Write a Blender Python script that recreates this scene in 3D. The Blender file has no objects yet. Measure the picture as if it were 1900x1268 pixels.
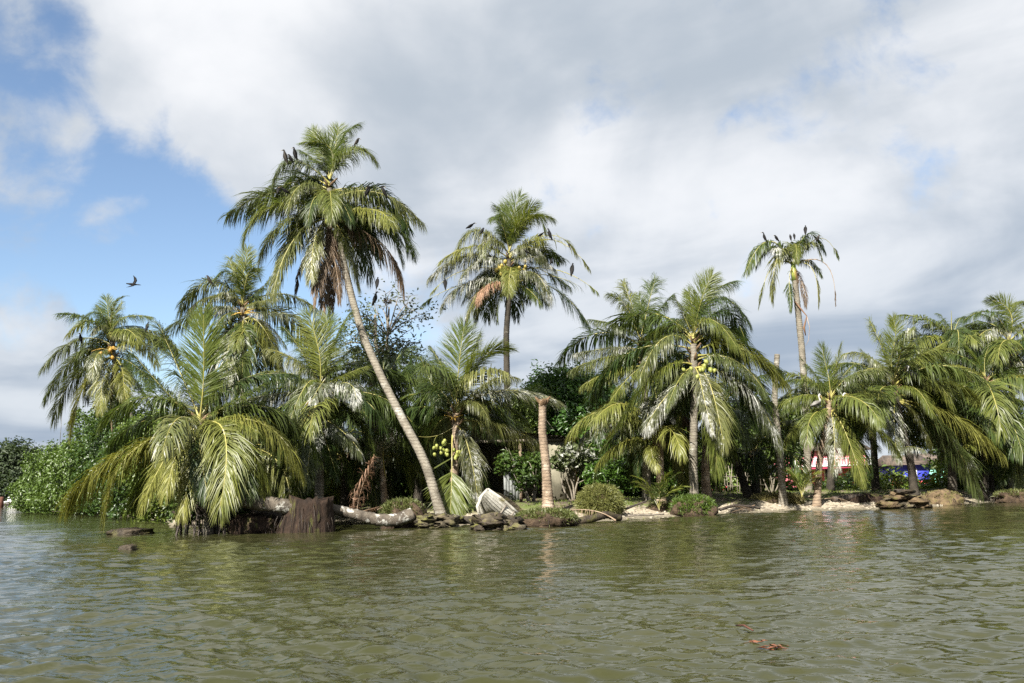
import bpy, math, random
import numpy as np
from mathutils import Vector

rng = np.random.default_rng(11)
random.seed(11)
SC = bpy.context.scene
COL = SC.collection

# ------------------------------------------------------------------ camera
FPX, CX, CY = 1645.0, 950.0, 634.0          # focal length and centre in photo pixels (1900 x 1268)
CAMH = 1.2
PITCH = math.radians(9.46)
ROLL = math.radians(1.35)
cam_d = bpy.data.cameras.new('camera')
cam_d.sensor_fit = 'HORIZONTAL'
cam_d.sensor_width = 36.0
cam_d.lens = 36.0 * FPX / 1900.0
cam_d.clip_start = 0.1
cam_d.clip_end = 8000.0
cam = bpy.data.objects.new('camera', cam_d)
COL.objects.link(cam)
_F = np.array([0, math.cos(PITCH), math.sin(PITCH)])
_U0 = np.array([0, -math.sin(PITCH), math.cos(PITCH)])
_R0 = np.array([1.0, 0, 0])
_R = math.cos(ROLL) * _R0 - math.sin(ROLL) * _U0
_U = math.sin(ROLL) * _R0 + math.cos(ROLL) * _U0
from mathutils import Matrix
M3 = Matrix((( _R[0], _U[0], -_F[0]), (_R[1], _U[1], -_F[1]), (_R[2], _U[2], -_F[2])))
cam.matrix_world = Matrix.Translation((0, 0, CAMH)) @ M3.to_4x4()
SC.camera = cam

# ------------------------------------------------------------------ sky and sun
SUN_AZ = math.radians(-153)                  # from +Y, clockwise; behind the camera, to the left
SUN_EL = math.radians(39)
to_sun = Vector((math.sin(SUN_AZ) * math.cos(SUN_EL), math.cos(SUN_AZ) * math.cos(SUN_EL), math.sin(SUN_EL)))
world = bpy.data.worlds.new('World')
SC.world = world
world.use_nodes = True
SKY_STRENGTH = 0.066


class NT:
    """small helper for building node trees"""
    def __init__(self, tree):
        self.t = tree
        tree.nodes.clear()

    def n(self, kind, **props):
        nd = self.t.nodes.new(kind)
        for k, v in props.items():
            setattr(nd, k, v)
        return nd

    def link(self, a, b):
        self.t.links.new(a, b)

    def val(self, sock, v):
        if hasattr(v, 'links') or isinstance(v, bpy.types.NodeSocket):
            self.link(v, sock)
        else:
            sock.default_value = v

    def math(self, op, a, b=None, c=None, clamp=False):
        nd = self.n('ShaderNodeMath', operation=op, use_clamp=clamp)
        self.val(nd.inputs[0], a)
        if b is not None:
            self.val(nd.inputs[1], b)
        if c is not None:
            self.val(nd.inputs[2], c)
        return nd.outputs[0]

    def noise(self, vec, scale, detail=4, rough=0.5, dist=0.0, out='Fac'):
        nd = self.n('ShaderNodeTexNoise')
        if vec is not None:
            self.link(vec, nd.inputs['Vector'])
        nd.inputs['Scale'].default_value = scale
        nd.inputs['Detail'].default_value = detail
        nd.inputs['Roughness'].default_value = rough
        nd.inputs['Distortion'].default_value = dist
        return nd.outputs[out]

    def ss(self, x, lo, hi, a=0.0, b=1.0):
        nd = self.n('ShaderNodeMapRange', interpolation_type='SMOOTHSTEP')
        self.val(nd.inputs[0], x)
        for i, v in zip((1, 2, 3, 4), (lo, hi, a, b)):
            nd.inputs[i].default_value = v
        return nd.outputs[0]

    def mix(self, fac, a, b, blend='MIX'):
        nd = self.n('ShaderNodeMix', data_type='RGBA', blend_type=blend)
        self.val(nd.inputs[0], fac)
        for s, v in ((nd.inputs[6], a), (nd.inputs[7], b)):
            if isinstance(v, (tuple, list)):
                s.default_value = (*v[:3], 1)
            else:
                self.link(v, s)
        return nd.outputs[2]


def pix_dir(px, py):
    d = _F + (px - CX) / FPX * _R + (CY - py) / FPX * _U
    return d / np.linalg.norm(d)


def build_sky():
    w = NT(world.node_tree)
    out = w.n('ShaderNodeOutputWorld')
    bg = w.n('ShaderNodeBackground')
    bg.inputs[1].default_value = SKY_STRENGTH
    w.link(bg.outputs[0], out.inputs[0])
    sky = w.n('ShaderNodeTexSky', sky_type='NISHITA')
    sky.sun_disc = False
    sky.sun_elevation = SUN_EL
    sky.sun_rotation = SUN_AZ
    sky.air_density = 1.0
    sky.dust_density = 0.4
    sky.ozone_density = 1.5
    tc = w.n('ShaderNodeTexCoord')
    d = tc.outputs['Generated']
    sep = w.n('ShaderNodeSeparateXYZ')
    w.link(d, sep.inputs[0])
    x, y, z = sep.outputs
    zz = w.math('ADD', w.math('MAXIMUM', z, 0.0), 0.16)
    u = w.math('DIVIDE', x, zz)
    v = w.math('DIVIDE', y, zz)
    # bands of cloud run from upper left to lower right
    cmb = w.n('ShaderNodeCombineXYZ')
    w.link(w.math('ADD', u, w.math('MULTIPLY', v, 0.35)), cmb.inputs[0])
    w.link(v, cmb.inputs[1])
    pv = cmb.outputs[0]
    n_big = w.noise(pv, 0.75, 4, 0.5, 0.3)
    n_fine = w.noise(pv, 2.6, 9, 0.56, 0.25)
    n_wisp = w.noise(d, 7.0, 9, 0.58, 0.35)
    fine = w.math('ADD', w.math('MULTIPLY', w.math('SUBTRACT', n_fine, 0.5), 0.42),
                  w.math('MULTIPLY', w.math('SUBTRACT', n_wisp, 0.5), 1.25))
    fine = w.math('ADD', fine, w.math('MULTIPLY', w.math('SUBTRACT', w.noise(d, 17.0, 8, 0.6, 0.5), 0.5), 0.45))
    dens = w.math('ADD', w.math('MULTIPLY', w.math('SUBTRACT', n_big, 0.5), 0.35), fine)

    def blob(px, py, r0, r1):
        c = pix_dir(px, py)
        dp = w.n('ShaderNodeVectorMath', operation='DOT_PRODUCT')
        w.link(d, dp.inputs[0])
        dp.inputs[1].default_value = c
        return w.ss(dp.outputs['Value'], math.cos(math.radians(r0)), math.cos(math.radians(r1)))
    # clearer sky to the left, low, as in the photograph
    holes = [(130, 450, 11.0, 4.5, 0.54), (380, 515, 8.5, 3.0, 0.40), (560, 555, 7.5, 2.0, 0.34),
             (60, 105, 4.6, 0.3, 0.26), (20, 235, 3.6, 0.5, 0.16), (1010, 170, 4.5, 0.3, 0.14), (760, 560, 6, 1, 0.20)]
    thick = [(40, 690, 6.5, 2.0, 0.40), (60, 285, 4.2, 0.8, 0.34), (240, 425, 3.4, 0.4, 0.38), (150, 200, 5.0, 1.0, 0.10), (640, 300, 12, 4, 0.18)]
    cov = 0.42
    for px, py, a, b, s in holes:
        cov = w.math('SUBTRACT', cov, w.math('MULTIPLY', blob(px, py, a, b), s))
    for px, py, a, b, s in thick:
        cov = w.math('ADD', cov, w.math('MULTIPLY', blob(px, py, a, b), s))
    cloud = w.ss(w.math('ADD', dens, cov), -0.05, 0.32)
    # shading of the cloud layer: soft light and grey bellies
    sh = w.math('ADD', w.math('MULTIPLY', w.noise(pv, 1.15, 6, 0.5, 0.5), 0.6), w.math('MULTIPLY', w.noise(d, 4.2, 6, 0.5, 0.3), 0.4))
    lit = w.ss(sh, 0.38, 0.62)
    low = w.ss(z, 0.02, 0.42)
    k = 1.0 / SKY_STRENGTH
    E = 0.395                                     # radiance before exposure
    def cc(r, g, b):
        return (r * k * E, g * k * E, b * k * E)
    dark = w.mix(low, cc(0.33, 0.405, 0.52), cc(0.47, 0.53, 0.60))
    light = w.mix(low, cc(0.66, 0.71, 0.77), cc(0.92, 0.93, 0.95))
    ccol = w.mix(lit, dark, light)
    hz = w.ss(z, 0.0, 0.20)
    skyc = w.mix(hz, w.mix(0.4, sky.outputs[0], cc(0.28, 0.48, 0.80)), sky.outputs[0])
    col = w.mix(w.math('MULTIPLY', cloud, 0.97), skyc, ccol)
    w.link(col, bg.inputs[0])


build_sky()
sun_d = bpy.data.lights.new('sun', 'SUN')
sun_d.energy = 5.0
sun_d.angle = math.radians(0.55)
sun_d.color = (1.0, 0.95, 0.86)
sun = bpy.data.objects.new('sun', sun_d)
COL.objects.link(sun)
sun.rotation_euler = to_sun.to_track_quat('Z', 'Y').to_euler()
sun.location = (0, 0, 60)

vs = SC.view_settings
vs.view_transform = 'Standard'
vs.look = 'None'
vs.exposure = 1.45
vs.gamma = 1.0
vs.use_curve_mapping = False
cy = SC.cycles
cy.max_bounces = 5
cy.diffuse_bounces = 3
cy.glossy_bounces = 2
cy.transmission_bounces = 3
cy.transparent_max_bounces = 4
cy.caustics_reflective = False
cy.caustics_refractive = False
cy.sample_clamp_indirect = 4.0
cy.use_denoising = False

# ------------------------------------------------------------------ helpers


def P(px, py, D):
    """the point seen at photo pixel (px, py) that stands D metres out from the camera (world Y)"""
    d = _F + (px - CX) / FPX * _R + (CY - py) / FPX * _U
    return np.array([0, 0, CAMH]) + d * (D / d[1])


def W(px, py, z=0.0):
    """the point on the water seen at a photo pixel"""
    d = _F + (px - CX) / FPX * _R + (CY - py) / FPX * _U
    return np.array([0, 0, CAMH]) + d * ((z - CAMH) / d[2])


def nrm(v):
    v = np.asarray(v, float)
    return v / np.maximum(np.linalg.norm(v, axis=-1, keepdims=True), 1e-9)


class MB:
    """collects geometry for one mesh"""
    def __init__(self):
        self.v, self.f, self.m, self.n = [], [], [], 0

    def add(self, V, faces, mat=0):
        V = np.asarray(V, float).reshape(-1, 3)
        for F in faces:
            F = np.asarray(F, int)
            if F.size:
                self.f.append(F + self.n)
                self.m.append(np.full(len(F), mat, int))
        self.v.append(V)
        self.n += len(V)
        return self

    def tube(self, pts, rad, sides=8, mat=0, cap=True, jitter=0.0):
        pts = np.asarray(pts, float)
        n = len(pts)
        rad = np.broadcast_to(np.asarray(rad, float), (n,))
        T = nrm(np.gradient(pts, axis=0))
        ref = np.array([0, 0, 1.0]) if abs(T[0][2]) < 0.8 else np.array([1.0, 0, 0])
        A = []
        a = nrm(np.cross(T[0], ref))
        for t in T:
            a = nrm(a - t * np.dot(a, t))
            A.append(a)
        A = np.array(A)
        B = np.cross(T, A)
        th = np.linspace(0, 2 * np.pi, sides, endpoint=False)
        ring = A[:, None, :] * np.cos(th)[None, :, None] + B[:, None, :] * np.sin(th)[None, :, None]
        rr = rad[:, None, None] * (1 + jitter * rng.normal(size=(n, sides, 1)))
        V = (pts[:, None, :] + ring * rr).reshape(-1, 3)
        i = np.arange(n - 1)[:, None] * sides
        j = np.arange(sides)[None, :]
        j2 = (j + 1) % sides
        Q = np.stack([i + j, i + j2, i + sides + j2, i + sides + j], -1).reshape(-1, 4)
        faces = [Q]
        if cap:
            c0, c1 = len(V), len(V) + 1
            V = np.vstack([V, pts[:1], pts[-1:]])
            s = np.arange(sides)
            s2 = (s + 1) % sides
            e = (n - 1) * sides
            faces.append(np.stack([s2, s, np.full(sides, c0)], -1))
            faces.append(np.stack([e + s, e + s2, np.full(sides, c1)], -1))
        return self.add(V, faces, mat)

    def box(self, c, s, mat=0, rz=0.0):
        c, s = np.asarray(c, float), np.asarray(s, float) / 2
        V = np.array([[x, y, z] for x in (-1, 1) for y in (-1, 1) for z in (-1, 1)], float) * s
        if rz:
            cs, sn = math.cos(rz), math.sin(rz)
            V = np.stack([V[:, 0] * cs - V[:, 1] * sn, V[:, 0] * sn + V[:, 1] * cs, V[:, 2]], -1)
        F = [[0, 1, 3, 2], [4, 6, 7, 5], [0, 4, 5, 1], [2, 3, 7, 6], [0, 2, 6, 4], [1, 5, 7, 3]]
        return self.add(V + c, [F], mat)

    def blob(self, c, r, nu=20, nv=12, rough=0.12, freq=2.0, flat=None, mat=0, power=1.0):
        """a lumpy closed ellipsoid"""
        c, r = np.asarray(c, float), np.asarray(r, float)
        ph = np.linspace(0, np.pi, nv)
        th = np.linspace(0, 2 * np.pi, nu, endpoint=False)
        d = np.stack([np.sin(ph)[:, None] * np.cos(th), np.sin(ph)[:, None] * np.sin(th), np.cos(ph)[:, None] * np.ones(nu)], -1)
        k = rng.normal(size=(7, 3)) * freq
        o = rng.uniform(0, 6.28, 7)
        h = sum(np.sin(d @ k[i] * (1 + i * 0.5) + o[i]) / (1 + i * 0.45) for i in range(7)) * rough
        dd = np.sign(d) * np.abs(d) ** power
        V = c + dd * r * (1 + h + rng.normal(0, rough * 0.45, h.shape) * (h.size > 60))[..., None]
        if flat is not None:
            V[..., 2] = np.maximum(V[..., 2], flat)
        V = V.reshape(-1, 3)
        i = np.arange(nv - 1)[:, None] * nu
        j = np.arange(nu)[None, :]
        j2 = (j + 1) % nu
        Q = np.stack([i + j, i + nu + j, i + nu + j2, i + j2], -1).reshape(-1, 4)
        return self.add(V, [Q], mat)

    def build(self, name, mats, parent=None, smooth=False):
        me = bpy.data.meshes.new(name)
        V = np.concatenate(self.v) if self.v else np.zeros((0, 3))
        tot = np.concatenate([np.full(len(f), f.shape[1], int) for f in self.f]) if self.f else np.zeros(0, int)
        idx = np.concatenate([f.ravel() for f in self.f]) if self.f else np.zeros(0, int)
        me.vertices.add(len(V))
        me.vertices.foreach_set('co', V.astype(np.float32).ravel())
        me.loops.add(len(idx))
        me.loops.foreach_set('vertex_index', idx.astype(np.int32))
        me.polygons.add(len(tot))
        me.polygons.foreach_set('loop_start', np.concatenate([[0], np.cumsum(tot)[:-1]]).astype(np.int32) if len(tot) else [])
        me.polygons.foreach_set('loop_total', tot.astype(np.int32))
        if not isinstance(mats, (list, tuple)):
            mats = [mats]
        for m in mats:
            me.materials.append(m)
        if self.m:
            me.polygons.foreach_set('material_index', np.concatenate(self.m).astype(np.int32))
        if smooth:
            me.polygons.foreach_set('use_smooth', np.ones(len(tot), bool))
        me.update(calc_edges=True)
        o = bpy.data.objects.new(name, me)
        COL.objects.link(o)
        if parent is not None:
            o.parent = parent
            o.matrix_parent_inverse = Matrix.Translation(-parent.location)
        return o


def empty(name, loc):
    o = bpy.data.objects.new(name, None)
    o.location = [float(a) for a in loc]
    o.empty_display_size = 0.2
    COL.objects.link(o)
    return o


def tag(o, label=None, cat=None, group=None, kind=None):
    if label:
        o['label'] = label
    if cat:
        o['category'] = cat
    if group:
        o['group'] = group
    if kind:
        o['kind'] = kind
    return o


# ------------------------------------------------------------------ materials
def new_mat(name):
    m = bpy.data.materials.new(name)
    m.use_nodes = True
    return m, NT(m.node_tree)


def leaf_mat(name, c1, c2, trans, rough=0.42, guano=0.0, tmix=0.28, gcol=(0.42, 0.42, 0.37), nscale=0.9, spec=0.5):
    m, t = new_mat(name)
    out = t.n('ShaderNodeOutputMaterial')
    geo = t.n('ShaderNodeNewGeometry')
    oi = t.n('ShaderNodeObjectInfo')
    pos = geo.outputs['Position']
    n1 = t.noise(pos, nscale, 3, 0.6)
    n2 = t.noise(pos, 5.5, 2, 0.6)
    mixf = t.math('ADD', t.math('MULTIPLY', n1, 0.9), t.math('MULTIPLY', t.math('SUBTRACT', oi.outputs['Random'], 0.62), 0.9))
    mixf = t.math('ADD', mixf, t.math('MULTIPLY', t.math('SUBTRACT', n2, 0.5), 0.9), clamp=True)
    col = t.mix(mixf, c1, c2)
    rpi = t.math('SUBTRACT', geo.outputs['Random Per Island'], 0.5)
    vary = t.math('ADD', 1.0, t.math('MULTIPLY', rpi, 0.42))
    hsv = t.n('ShaderNodeHueSaturation')
    t.link(vary, hsv.inputs['Value'])
    t.link(col, hsv.inputs['Color'])
    col = hsv.outputs[0]
    if guano > 0:
        g = t.math('ADD', t.noise(pos, 1.3, 4, 0.65), t.math('MULTIPLY', t.math('SUBTRACT', t.noise(pos, 9.0, 2, 0.7), 0.5), 0.55))
        gf = t.ss(g, 0.78 - guano * 0.5, 0.90 - guano * 0.42)
        col = t.mix(t.math('MULTIPLY', gf, 0.92), col, gcol)
    bs = t.n('ShaderNodeBsdfPrincipled')
    t.link(col, bs.inputs['Base Color'])
    bs.inputs['Roughness'].default_value = rough
    bs.inputs['Specular IOR Level'].default_value = spec
    tr = t.n('ShaderNodeBsdfTranslucent')
    tr.inputs[0].default_value = (*trans, 1)
    ms = t.n('ShaderNodeMixShader')
    ms.inputs[0].default_value = tmix
    t.link(bs.outputs[0], ms.inputs[1])
    t.link(tr.outputs[0], ms.inputs[2])
    t.link(ms.outputs[0], out.inputs[0])
    return m


def solid_mat(name, c1, c2, scale=4.0, rough=0.85, bump=0.3, bscale=18.0, detail=5, c3=None, t3=(0.55, 0.7), s3=2.0, spec=0.3, stretch=None, rings=0):
    m, t = new_mat(name)
    out = t.n('ShaderNodeOutputMaterial')
    geo = t.n('ShaderNodeNewGeometry')
    pos = geo.outputs['Position']
    if stretch:
        mp = t.n('ShaderNodeMapping')
        mp.inputs['Scale'].default_value = stretch
        t.link(pos, mp.inputs[0])
        pos = mp.outputs[0]
    n1 = t.ss(t.noise(pos, scale, detail, 0.62), 0.3, 0.7)
    col = t.mix(n1, c1, c2)
    if c3:
        col = t.mix(t.ss(t.noise(pos, s3, 5, 0.65), *t3), col, c3)
    if rings:
        sp = t.n('ShaderNodeSeparateXYZ')
        t.link(geo.outputs['Position'], sp.inputs[0])
        zz = t.math('ADD', t.math('MULTIPLY', sp.outputs[2], 52.0), t.math('MULTIPLY', t.noise(geo.outputs['Position'], 2.2, 3, 0.6), 11.0))
        rg = t.ss(t.math('SINE', zz), 0.55, 0.95)
        col = t.mix(t.math('MULTIPLY', rg, 0.62), col, (0.07, 0.055, 0.04))
    bs = t.n('ShaderNodeBsdfPrincipled')
    t.link(col, bs.inputs['Base Color'])
    bs.inputs['Roughness'].default_value = rough
    bs.inputs['Specular IOR Level'].default_value = spec
    bp = t.n('ShaderNodeBump')
    bp.inputs['Strength'].default_value = bump
    bp.inputs['Distance'].default_value = 0.05
    t.link(t.noise(pos, bscale, 5, 0.65), bp.inputs['Height'])
    t.link(bp.outputs[0], bs.inputs['Normal'])
    t.link(bs.outputs[0], out.inputs[0])
    return m


MAT = {}
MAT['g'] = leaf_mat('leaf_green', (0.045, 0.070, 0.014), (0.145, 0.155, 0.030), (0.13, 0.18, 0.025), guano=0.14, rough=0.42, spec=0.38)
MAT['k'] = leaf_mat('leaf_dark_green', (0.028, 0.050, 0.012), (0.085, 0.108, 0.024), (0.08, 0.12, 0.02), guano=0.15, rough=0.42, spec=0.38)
MAT['n'] = leaf_mat('leaf_young_green', (0.070, 0.100, 0.017), (0.165, 0.178, 0.034), (0.22, 0.26, 0.03), tmix=0.36, rough=0.42, spec=0.38)
MAT['y'] = leaf_mat('leaf_yellowing', (0.090, 0.112, 0.022), (0.215, 0.212, 0.048), (0.22, 0.22, 0.03), guano=0.08, rough=0.42, spec=0.38)
MAT['w'] = leaf_mat('leaf_bird_whitened', (0.075, 0.09, 0.035), (0.16, 0.16, 0.075), (0.12, 0.13, 0.05), guano=0.62, rough=0.42, gcol=(0.52, 0.52, 0.48))
MAT['h'] = leaf_mat('leaf_half_whitened', (0.065, 0.085, 0.025), (0.165, 0.165, 0.05), (0.13, 0.16, 0.035), guano=0.38, rough=0.38, gcol=(0.48, 0.48, 0.43))
MAT['d'] = leaf_mat('leaf_dead', (0.075, 0.05, 0.028), (0.20, 0.135, 0.08), (0.12, 0.07, 0.03), guano=0.15, tmix=0.15, rough=0.7, gcol=(0.36, 0.33, 0.29))
MAT['p'] = leaf_mat('leaf_pinkish_dead', (0.20, 0.11, 0.06), (0.36, 0.22, 0.14), (0.25, 0.12, 0.06), guano=0.2, tmix=0.2, rough=0.6)
MAT['rachis'] = solid_mat('frond_midrib', (0.20, 0.19, 0.045), (0.34, 0.30, 0.09), 1.2, 0.45, 0.1, c3=(0.42, 0.40, 0.33), t3=(0.55, 0.68), spec=0.4)
MAT['rachis_dead'] = solid_mat('dead_midrib', (0.20, 0.13, 0.08), (0.36, 0.28, 0.20), 2.0, 0.7, 0.2)
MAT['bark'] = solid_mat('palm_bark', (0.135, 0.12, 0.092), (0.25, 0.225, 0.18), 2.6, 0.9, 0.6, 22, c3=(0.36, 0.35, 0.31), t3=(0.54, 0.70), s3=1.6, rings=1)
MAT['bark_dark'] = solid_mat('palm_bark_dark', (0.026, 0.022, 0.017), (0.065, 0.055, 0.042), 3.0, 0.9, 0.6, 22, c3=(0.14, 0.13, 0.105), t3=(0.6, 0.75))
MAT['bark_brown'] = solid_mat('palm_bark_brown', (0.18, 0.13, 0.088), (0.32, 0.245, 0.175), 4.0, 0.9, 0.6, 24, c3=(0.43, 0.36, 0.28), t3=(0.55, 0.70), rings=1)
MAT['fibre'] = solid_mat('palm_fibre', (0.09, 0.055, 0.03), (0.20, 0.135, 0.075), 6.0, 0.95, 0.7, 30)
MAT['coco_green'] = solid_mat('coconut_green', (0.16, 0.19, 0.04), (0.26, 0.27, 0.07), 3, 0.4, 0.05)
MAT['coco_orange'] = solid_mat('coconut_orange', (0.30, 0.15, 0.03), (0.46, 0.27, 0.05), 3, 0.4, 0.05)
MAT['coco_yellow'] = solid_mat('coconut_yellow', (0.24, 0.19, 0.045), (0.36, 0.28, 0.07), 3, 0.4, 0.05)
MAT['flower'] = solid_mat('flower_stalk', (0.36, 0.21, 0.04), (0.48, 0.33, 0.08), 6, 0.6, 0.1)
MAT['royal_green'] = solid_mat('crownshaft_green', (0.11, 0.16, 0.03), (0.26, 0.27, 0.06), 1.6, 0.4, 0.05, c3=(0.30, 0.17, 0.07), t3=(0.5, 0.62), s3=1.0)
MAT['mangrove'] = leaf_mat('mangrove_leaf', (0.035, 0.070, 0.012), (0.100, 0.150, 0.026), (0.12, 0.19, 0.025), rough=0.40, guano=0.0, tmix=0.25, nscale=0.5)
MAT['mango'] = leaf_mat('glossy_tree_leaf', (0.030, 0.075, 0.010), (0.080, 0.145, 0.020), (0.10, 0.19, 0.02), rough=0.36, tmix=0.25, nscale=0.6)
MAT['shrub'] = leaf_mat('shrub_leaf', (0.045, 0.080, 0.015), (0.130, 0.165, 0.030), (0.13, 0.20, 0.025), rough=0.4, tmix=0.28)
MAT['almond'] = leaf_mat('bright_shrub_leaf', (0.07, 0.12, 0.018), (0.15, 0.185, 0.03), (0.17, 0.25, 0.03), rough=0.38, tmix=0.28)  # on some understorey shrubs this brightness stands in for sunlight
MAT['white_shrub'] = leaf_mat('whitened_shrub_leaf', (0.045, 0.07, 0.02), (0.09, 0.11, 0.04), (0.08, 0.11, 0.03), rough=0.5, guano=0.52, gcol=(0.50, 0.50, 0.47))
MAT['sparse'] = leaf_mat('sparse_tree_leaf', (0.06, 0.08, 0.025), (0.15, 0.16, 0.055), (0.09, 0.12, 0.03), guano=0.16, rough=0.45)
MAT['far'] = leaf_mat('far_tree_leaf', (0.022, 0.040, 0.014), (0.055, 0.075, 0.026), (0.06, 0.09, 0.02), rough=0.6, nscale=0.25)
MAT['grass'] = leaf_mat('grass_green', (0.075, 0.12, 0.018), (0.17, 0.20, 0.035), (0.15, 0.22, 0.03), tmix=0.3, rough=0.5)
MAT['grass_dry'] = leaf_mat('grass_dry', (0.13, 0.125, 0.04), (0.26, 0.22, 0.085), (0.2, 0.19, 0.06), tmix=0.25, rough=0.6)
MAT['grass_mix'] = leaf_mat('grass_olive', (0.085, 0.10, 0.025), (0.19, 0.185, 0.05), (0.16, 0.18, 0.04), tmix=0.25, rough=0.55)
MAT['wood'] = solid_mat('grey_wood', (0.11, 0.09, 0.07), (0.25, 0.22, 0.18), 5, 0.9, 0.5, 25)
MAT['wood_dark'] = solid_mat('wet_dark_wood', (0.018, 0.013, 0.010), (0.055, 0.04, 0.028), 5, 0.55, 0.6, 25, spec=0.5)
MAT['twig'] = solid_mat('twig_bark', (0.13, 0.11, 0.085), (0.27, 0.24, 0.19), 5, 0.9, 0.3, 25)
MAT['soil'] = solid_mat('root_soil', (0.028, 0.018, 0.011), (0.085, 0.058, 0.036), 5, 0.95, 0.9, 16, c3=(0.14, 0.11, 0.06), t3=(0.6, 0.74), s3=3)
MAT['root_fibre'] = solid_mat('root_fibre', (0.012, 0.008, 0.006), (0.045, 0.028, 0.019), 3, 0.7, 0.9, 12, c3=(0.07, 0.075, 0.02), t3=(0.55, 0.7), s3=1.5, stretch=(3, 3, 0.5), spec=0.15)
MAT['rock'] = solid_mat('mossy_rock', (0.05, 0.042, 0.028), (0.135, 0.11, 0.07), 4, 0.9, 0.9, 14, c3=(0.12, 0.12, 0.03), t3=(0.48, 0.66), s3=2)
MAT['rock_wet'] = solid_mat('dark_wet_rock', (0.020, 0.015, 0.010), (0.06, 0.045, 0.028), 4, 0.6, 0.9, 14, c3=(0.07, 0.065, 0.018), t3=(0.5, 0.68), s3=2.2)
MAT['rock_tan'] = solid_mat('tan_mud_rock', (0.055, 0.038, 0.021), (0.17, 0.12, 0.068), 4, 0.95, 0.9, 14, c3=(0.085, 0.08, 0.022), t3=(0.5, 0.66), s3=2)
MAT['coral'] = solid_mat('pale_stone', (0.27, 0.24, 0.18), (0.45, 0.41, 0.34), 6, 0.9, 0.7, 16, c3=(0.10, 0.10, 0.035), t3=(0.5, 0.62), s3=3)
MAT['hull'] = solid_mat('weathered_white_hull', (0.30, 0.28, 0.23), (0.50, 0.48, 0.42), 3, 0.8, 0.4, 20, c3=(0.17, 0.15, 0.07), t3=(0.5, 0.66), s3=2.5)
MAT['log_white'] = solid_mat('guano_log', (0.045, 0.036, 0.028), (0.13, 0.11, 0.085), 4, 0.9, 0.8, 18, c3=(0.44, 0.43, 0.39), t3=(0.52, 0.62), s3=2.6)
MAT['bird'] = solid_mat('cormorant_plumage', (0.004, 0.004, 0.0045), (0.010, 0.009, 0.008), 9, 0.6, 0.2, 30, spec=0.15)
MAT['bird_young'] = solid_mat('young_cormorant_plumage', (0.008, 0.007, 0.006), (0.05, 0.042, 0.034), 5, 0.6, 0.2, 30, spec=0.15)
MAT['beak'] = solid_mat('beak', (0.20, 0.15, 0.07), (0.30, 0.22, 0.10), 9, 0.5, 0.0)
MAT['wall'] = solid_mat('stained_concrete', (0.13, 0.12, 0.085), (0.27, 0.25, 0.185), 1.4, 0.95, 0.2, 30, c3=(0.06, 0.06, 0.042), t3=(0.48, 0.66), s3=1.2, stretch=(1, 1, 0.4))
MAT['roof'] = solid_mat('rusty_sheet_roof', (0.055, 0.045, 0.038), (0.15, 0.115, 0.09), 2.5, 0.7, 0.2, 20)
MAT['post'] = solid_mat('ochre_post', (0.28, 0.17, 0.06), (0.38, 0.25, 0.10), 3, 0.9, 0.2)
MAT['door'] = solid_mat('grey_door', (0.16, 0.17, 0.165), (0.26, 0.27, 0.26), 2, 0.8, 0.2)
MAT['pink'] = solid_mat('pink_paint', (0.62, 0.16, 0.20), (0.70, 0.24, 0.27), 1.2, 0.8, 0.1)
MAT['magenta'] = solid_mat('deep_pink_paint', (0.42, 0.04, 0.10), (0.50, 0.07, 0.13), 1.2, 0.8, 0.1)
MAT['white'] = solid_mat('white_paint', (0.66, 0.66, 0.64), (0.78, 0.78, 0.76), 1.5, 0.7, 0.1)
MAT['blue'] = solid_mat('blue_paint', (0.035, 0.05, 0.42), (0.06, 0.075, 0.52), 1.5, 0.7, 0.1)
MAT['red'] = solid_mat('red_paint', (0.40, 0.03, 0.04), (0.5, 0.06, 0.06), 1.5, 0.7, 0.1)
MAT['turquoise'] = solid_mat('turquoise_paint', (0.18, 0.50, 0.37), (0.26, 0.60, 0.46), 1.5, 0.7, 0.1)
MAT['pane'] = solid_mat('dark_pane', (0.02, 0.024, 0.028), (0.04, 0.045, 0.05), 2, 0.12, 0.0, spec=0.6)
MAT['yellow'] = solid_mat('yellow_paint', (0.50, 0.34, 0.06), (0.6, 0.42, 0.1), 2, 0.6, 0.1)
MAT['rust'] = solid_mat('rust_red_post', (0.06, 0.025, 0.016), (0.12, 0.05, 0.034), 3, 0.85, 0.3)
MAT['orange_leaf'] = leaf_mat('floating_orange_leaf', (0.13, 0.05, 0.025), (0.27, 0.11, 0.055), (0.2, 0.07, 0.03), tmix=0.1, rough=0.4, nscale=6)
MAT['nest'] = solid_mat('nest_sticks', (0.06, 0.05, 0.04), (0.15, 0.12, 0.09), 8, 0.95, 0.5)
MAT['hill'] = solid_mat('far_forest', (0.035, 0.055, 0.03), (0.075, 0.095, 0.05), 0.06, 0.95, 0.0)


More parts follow.
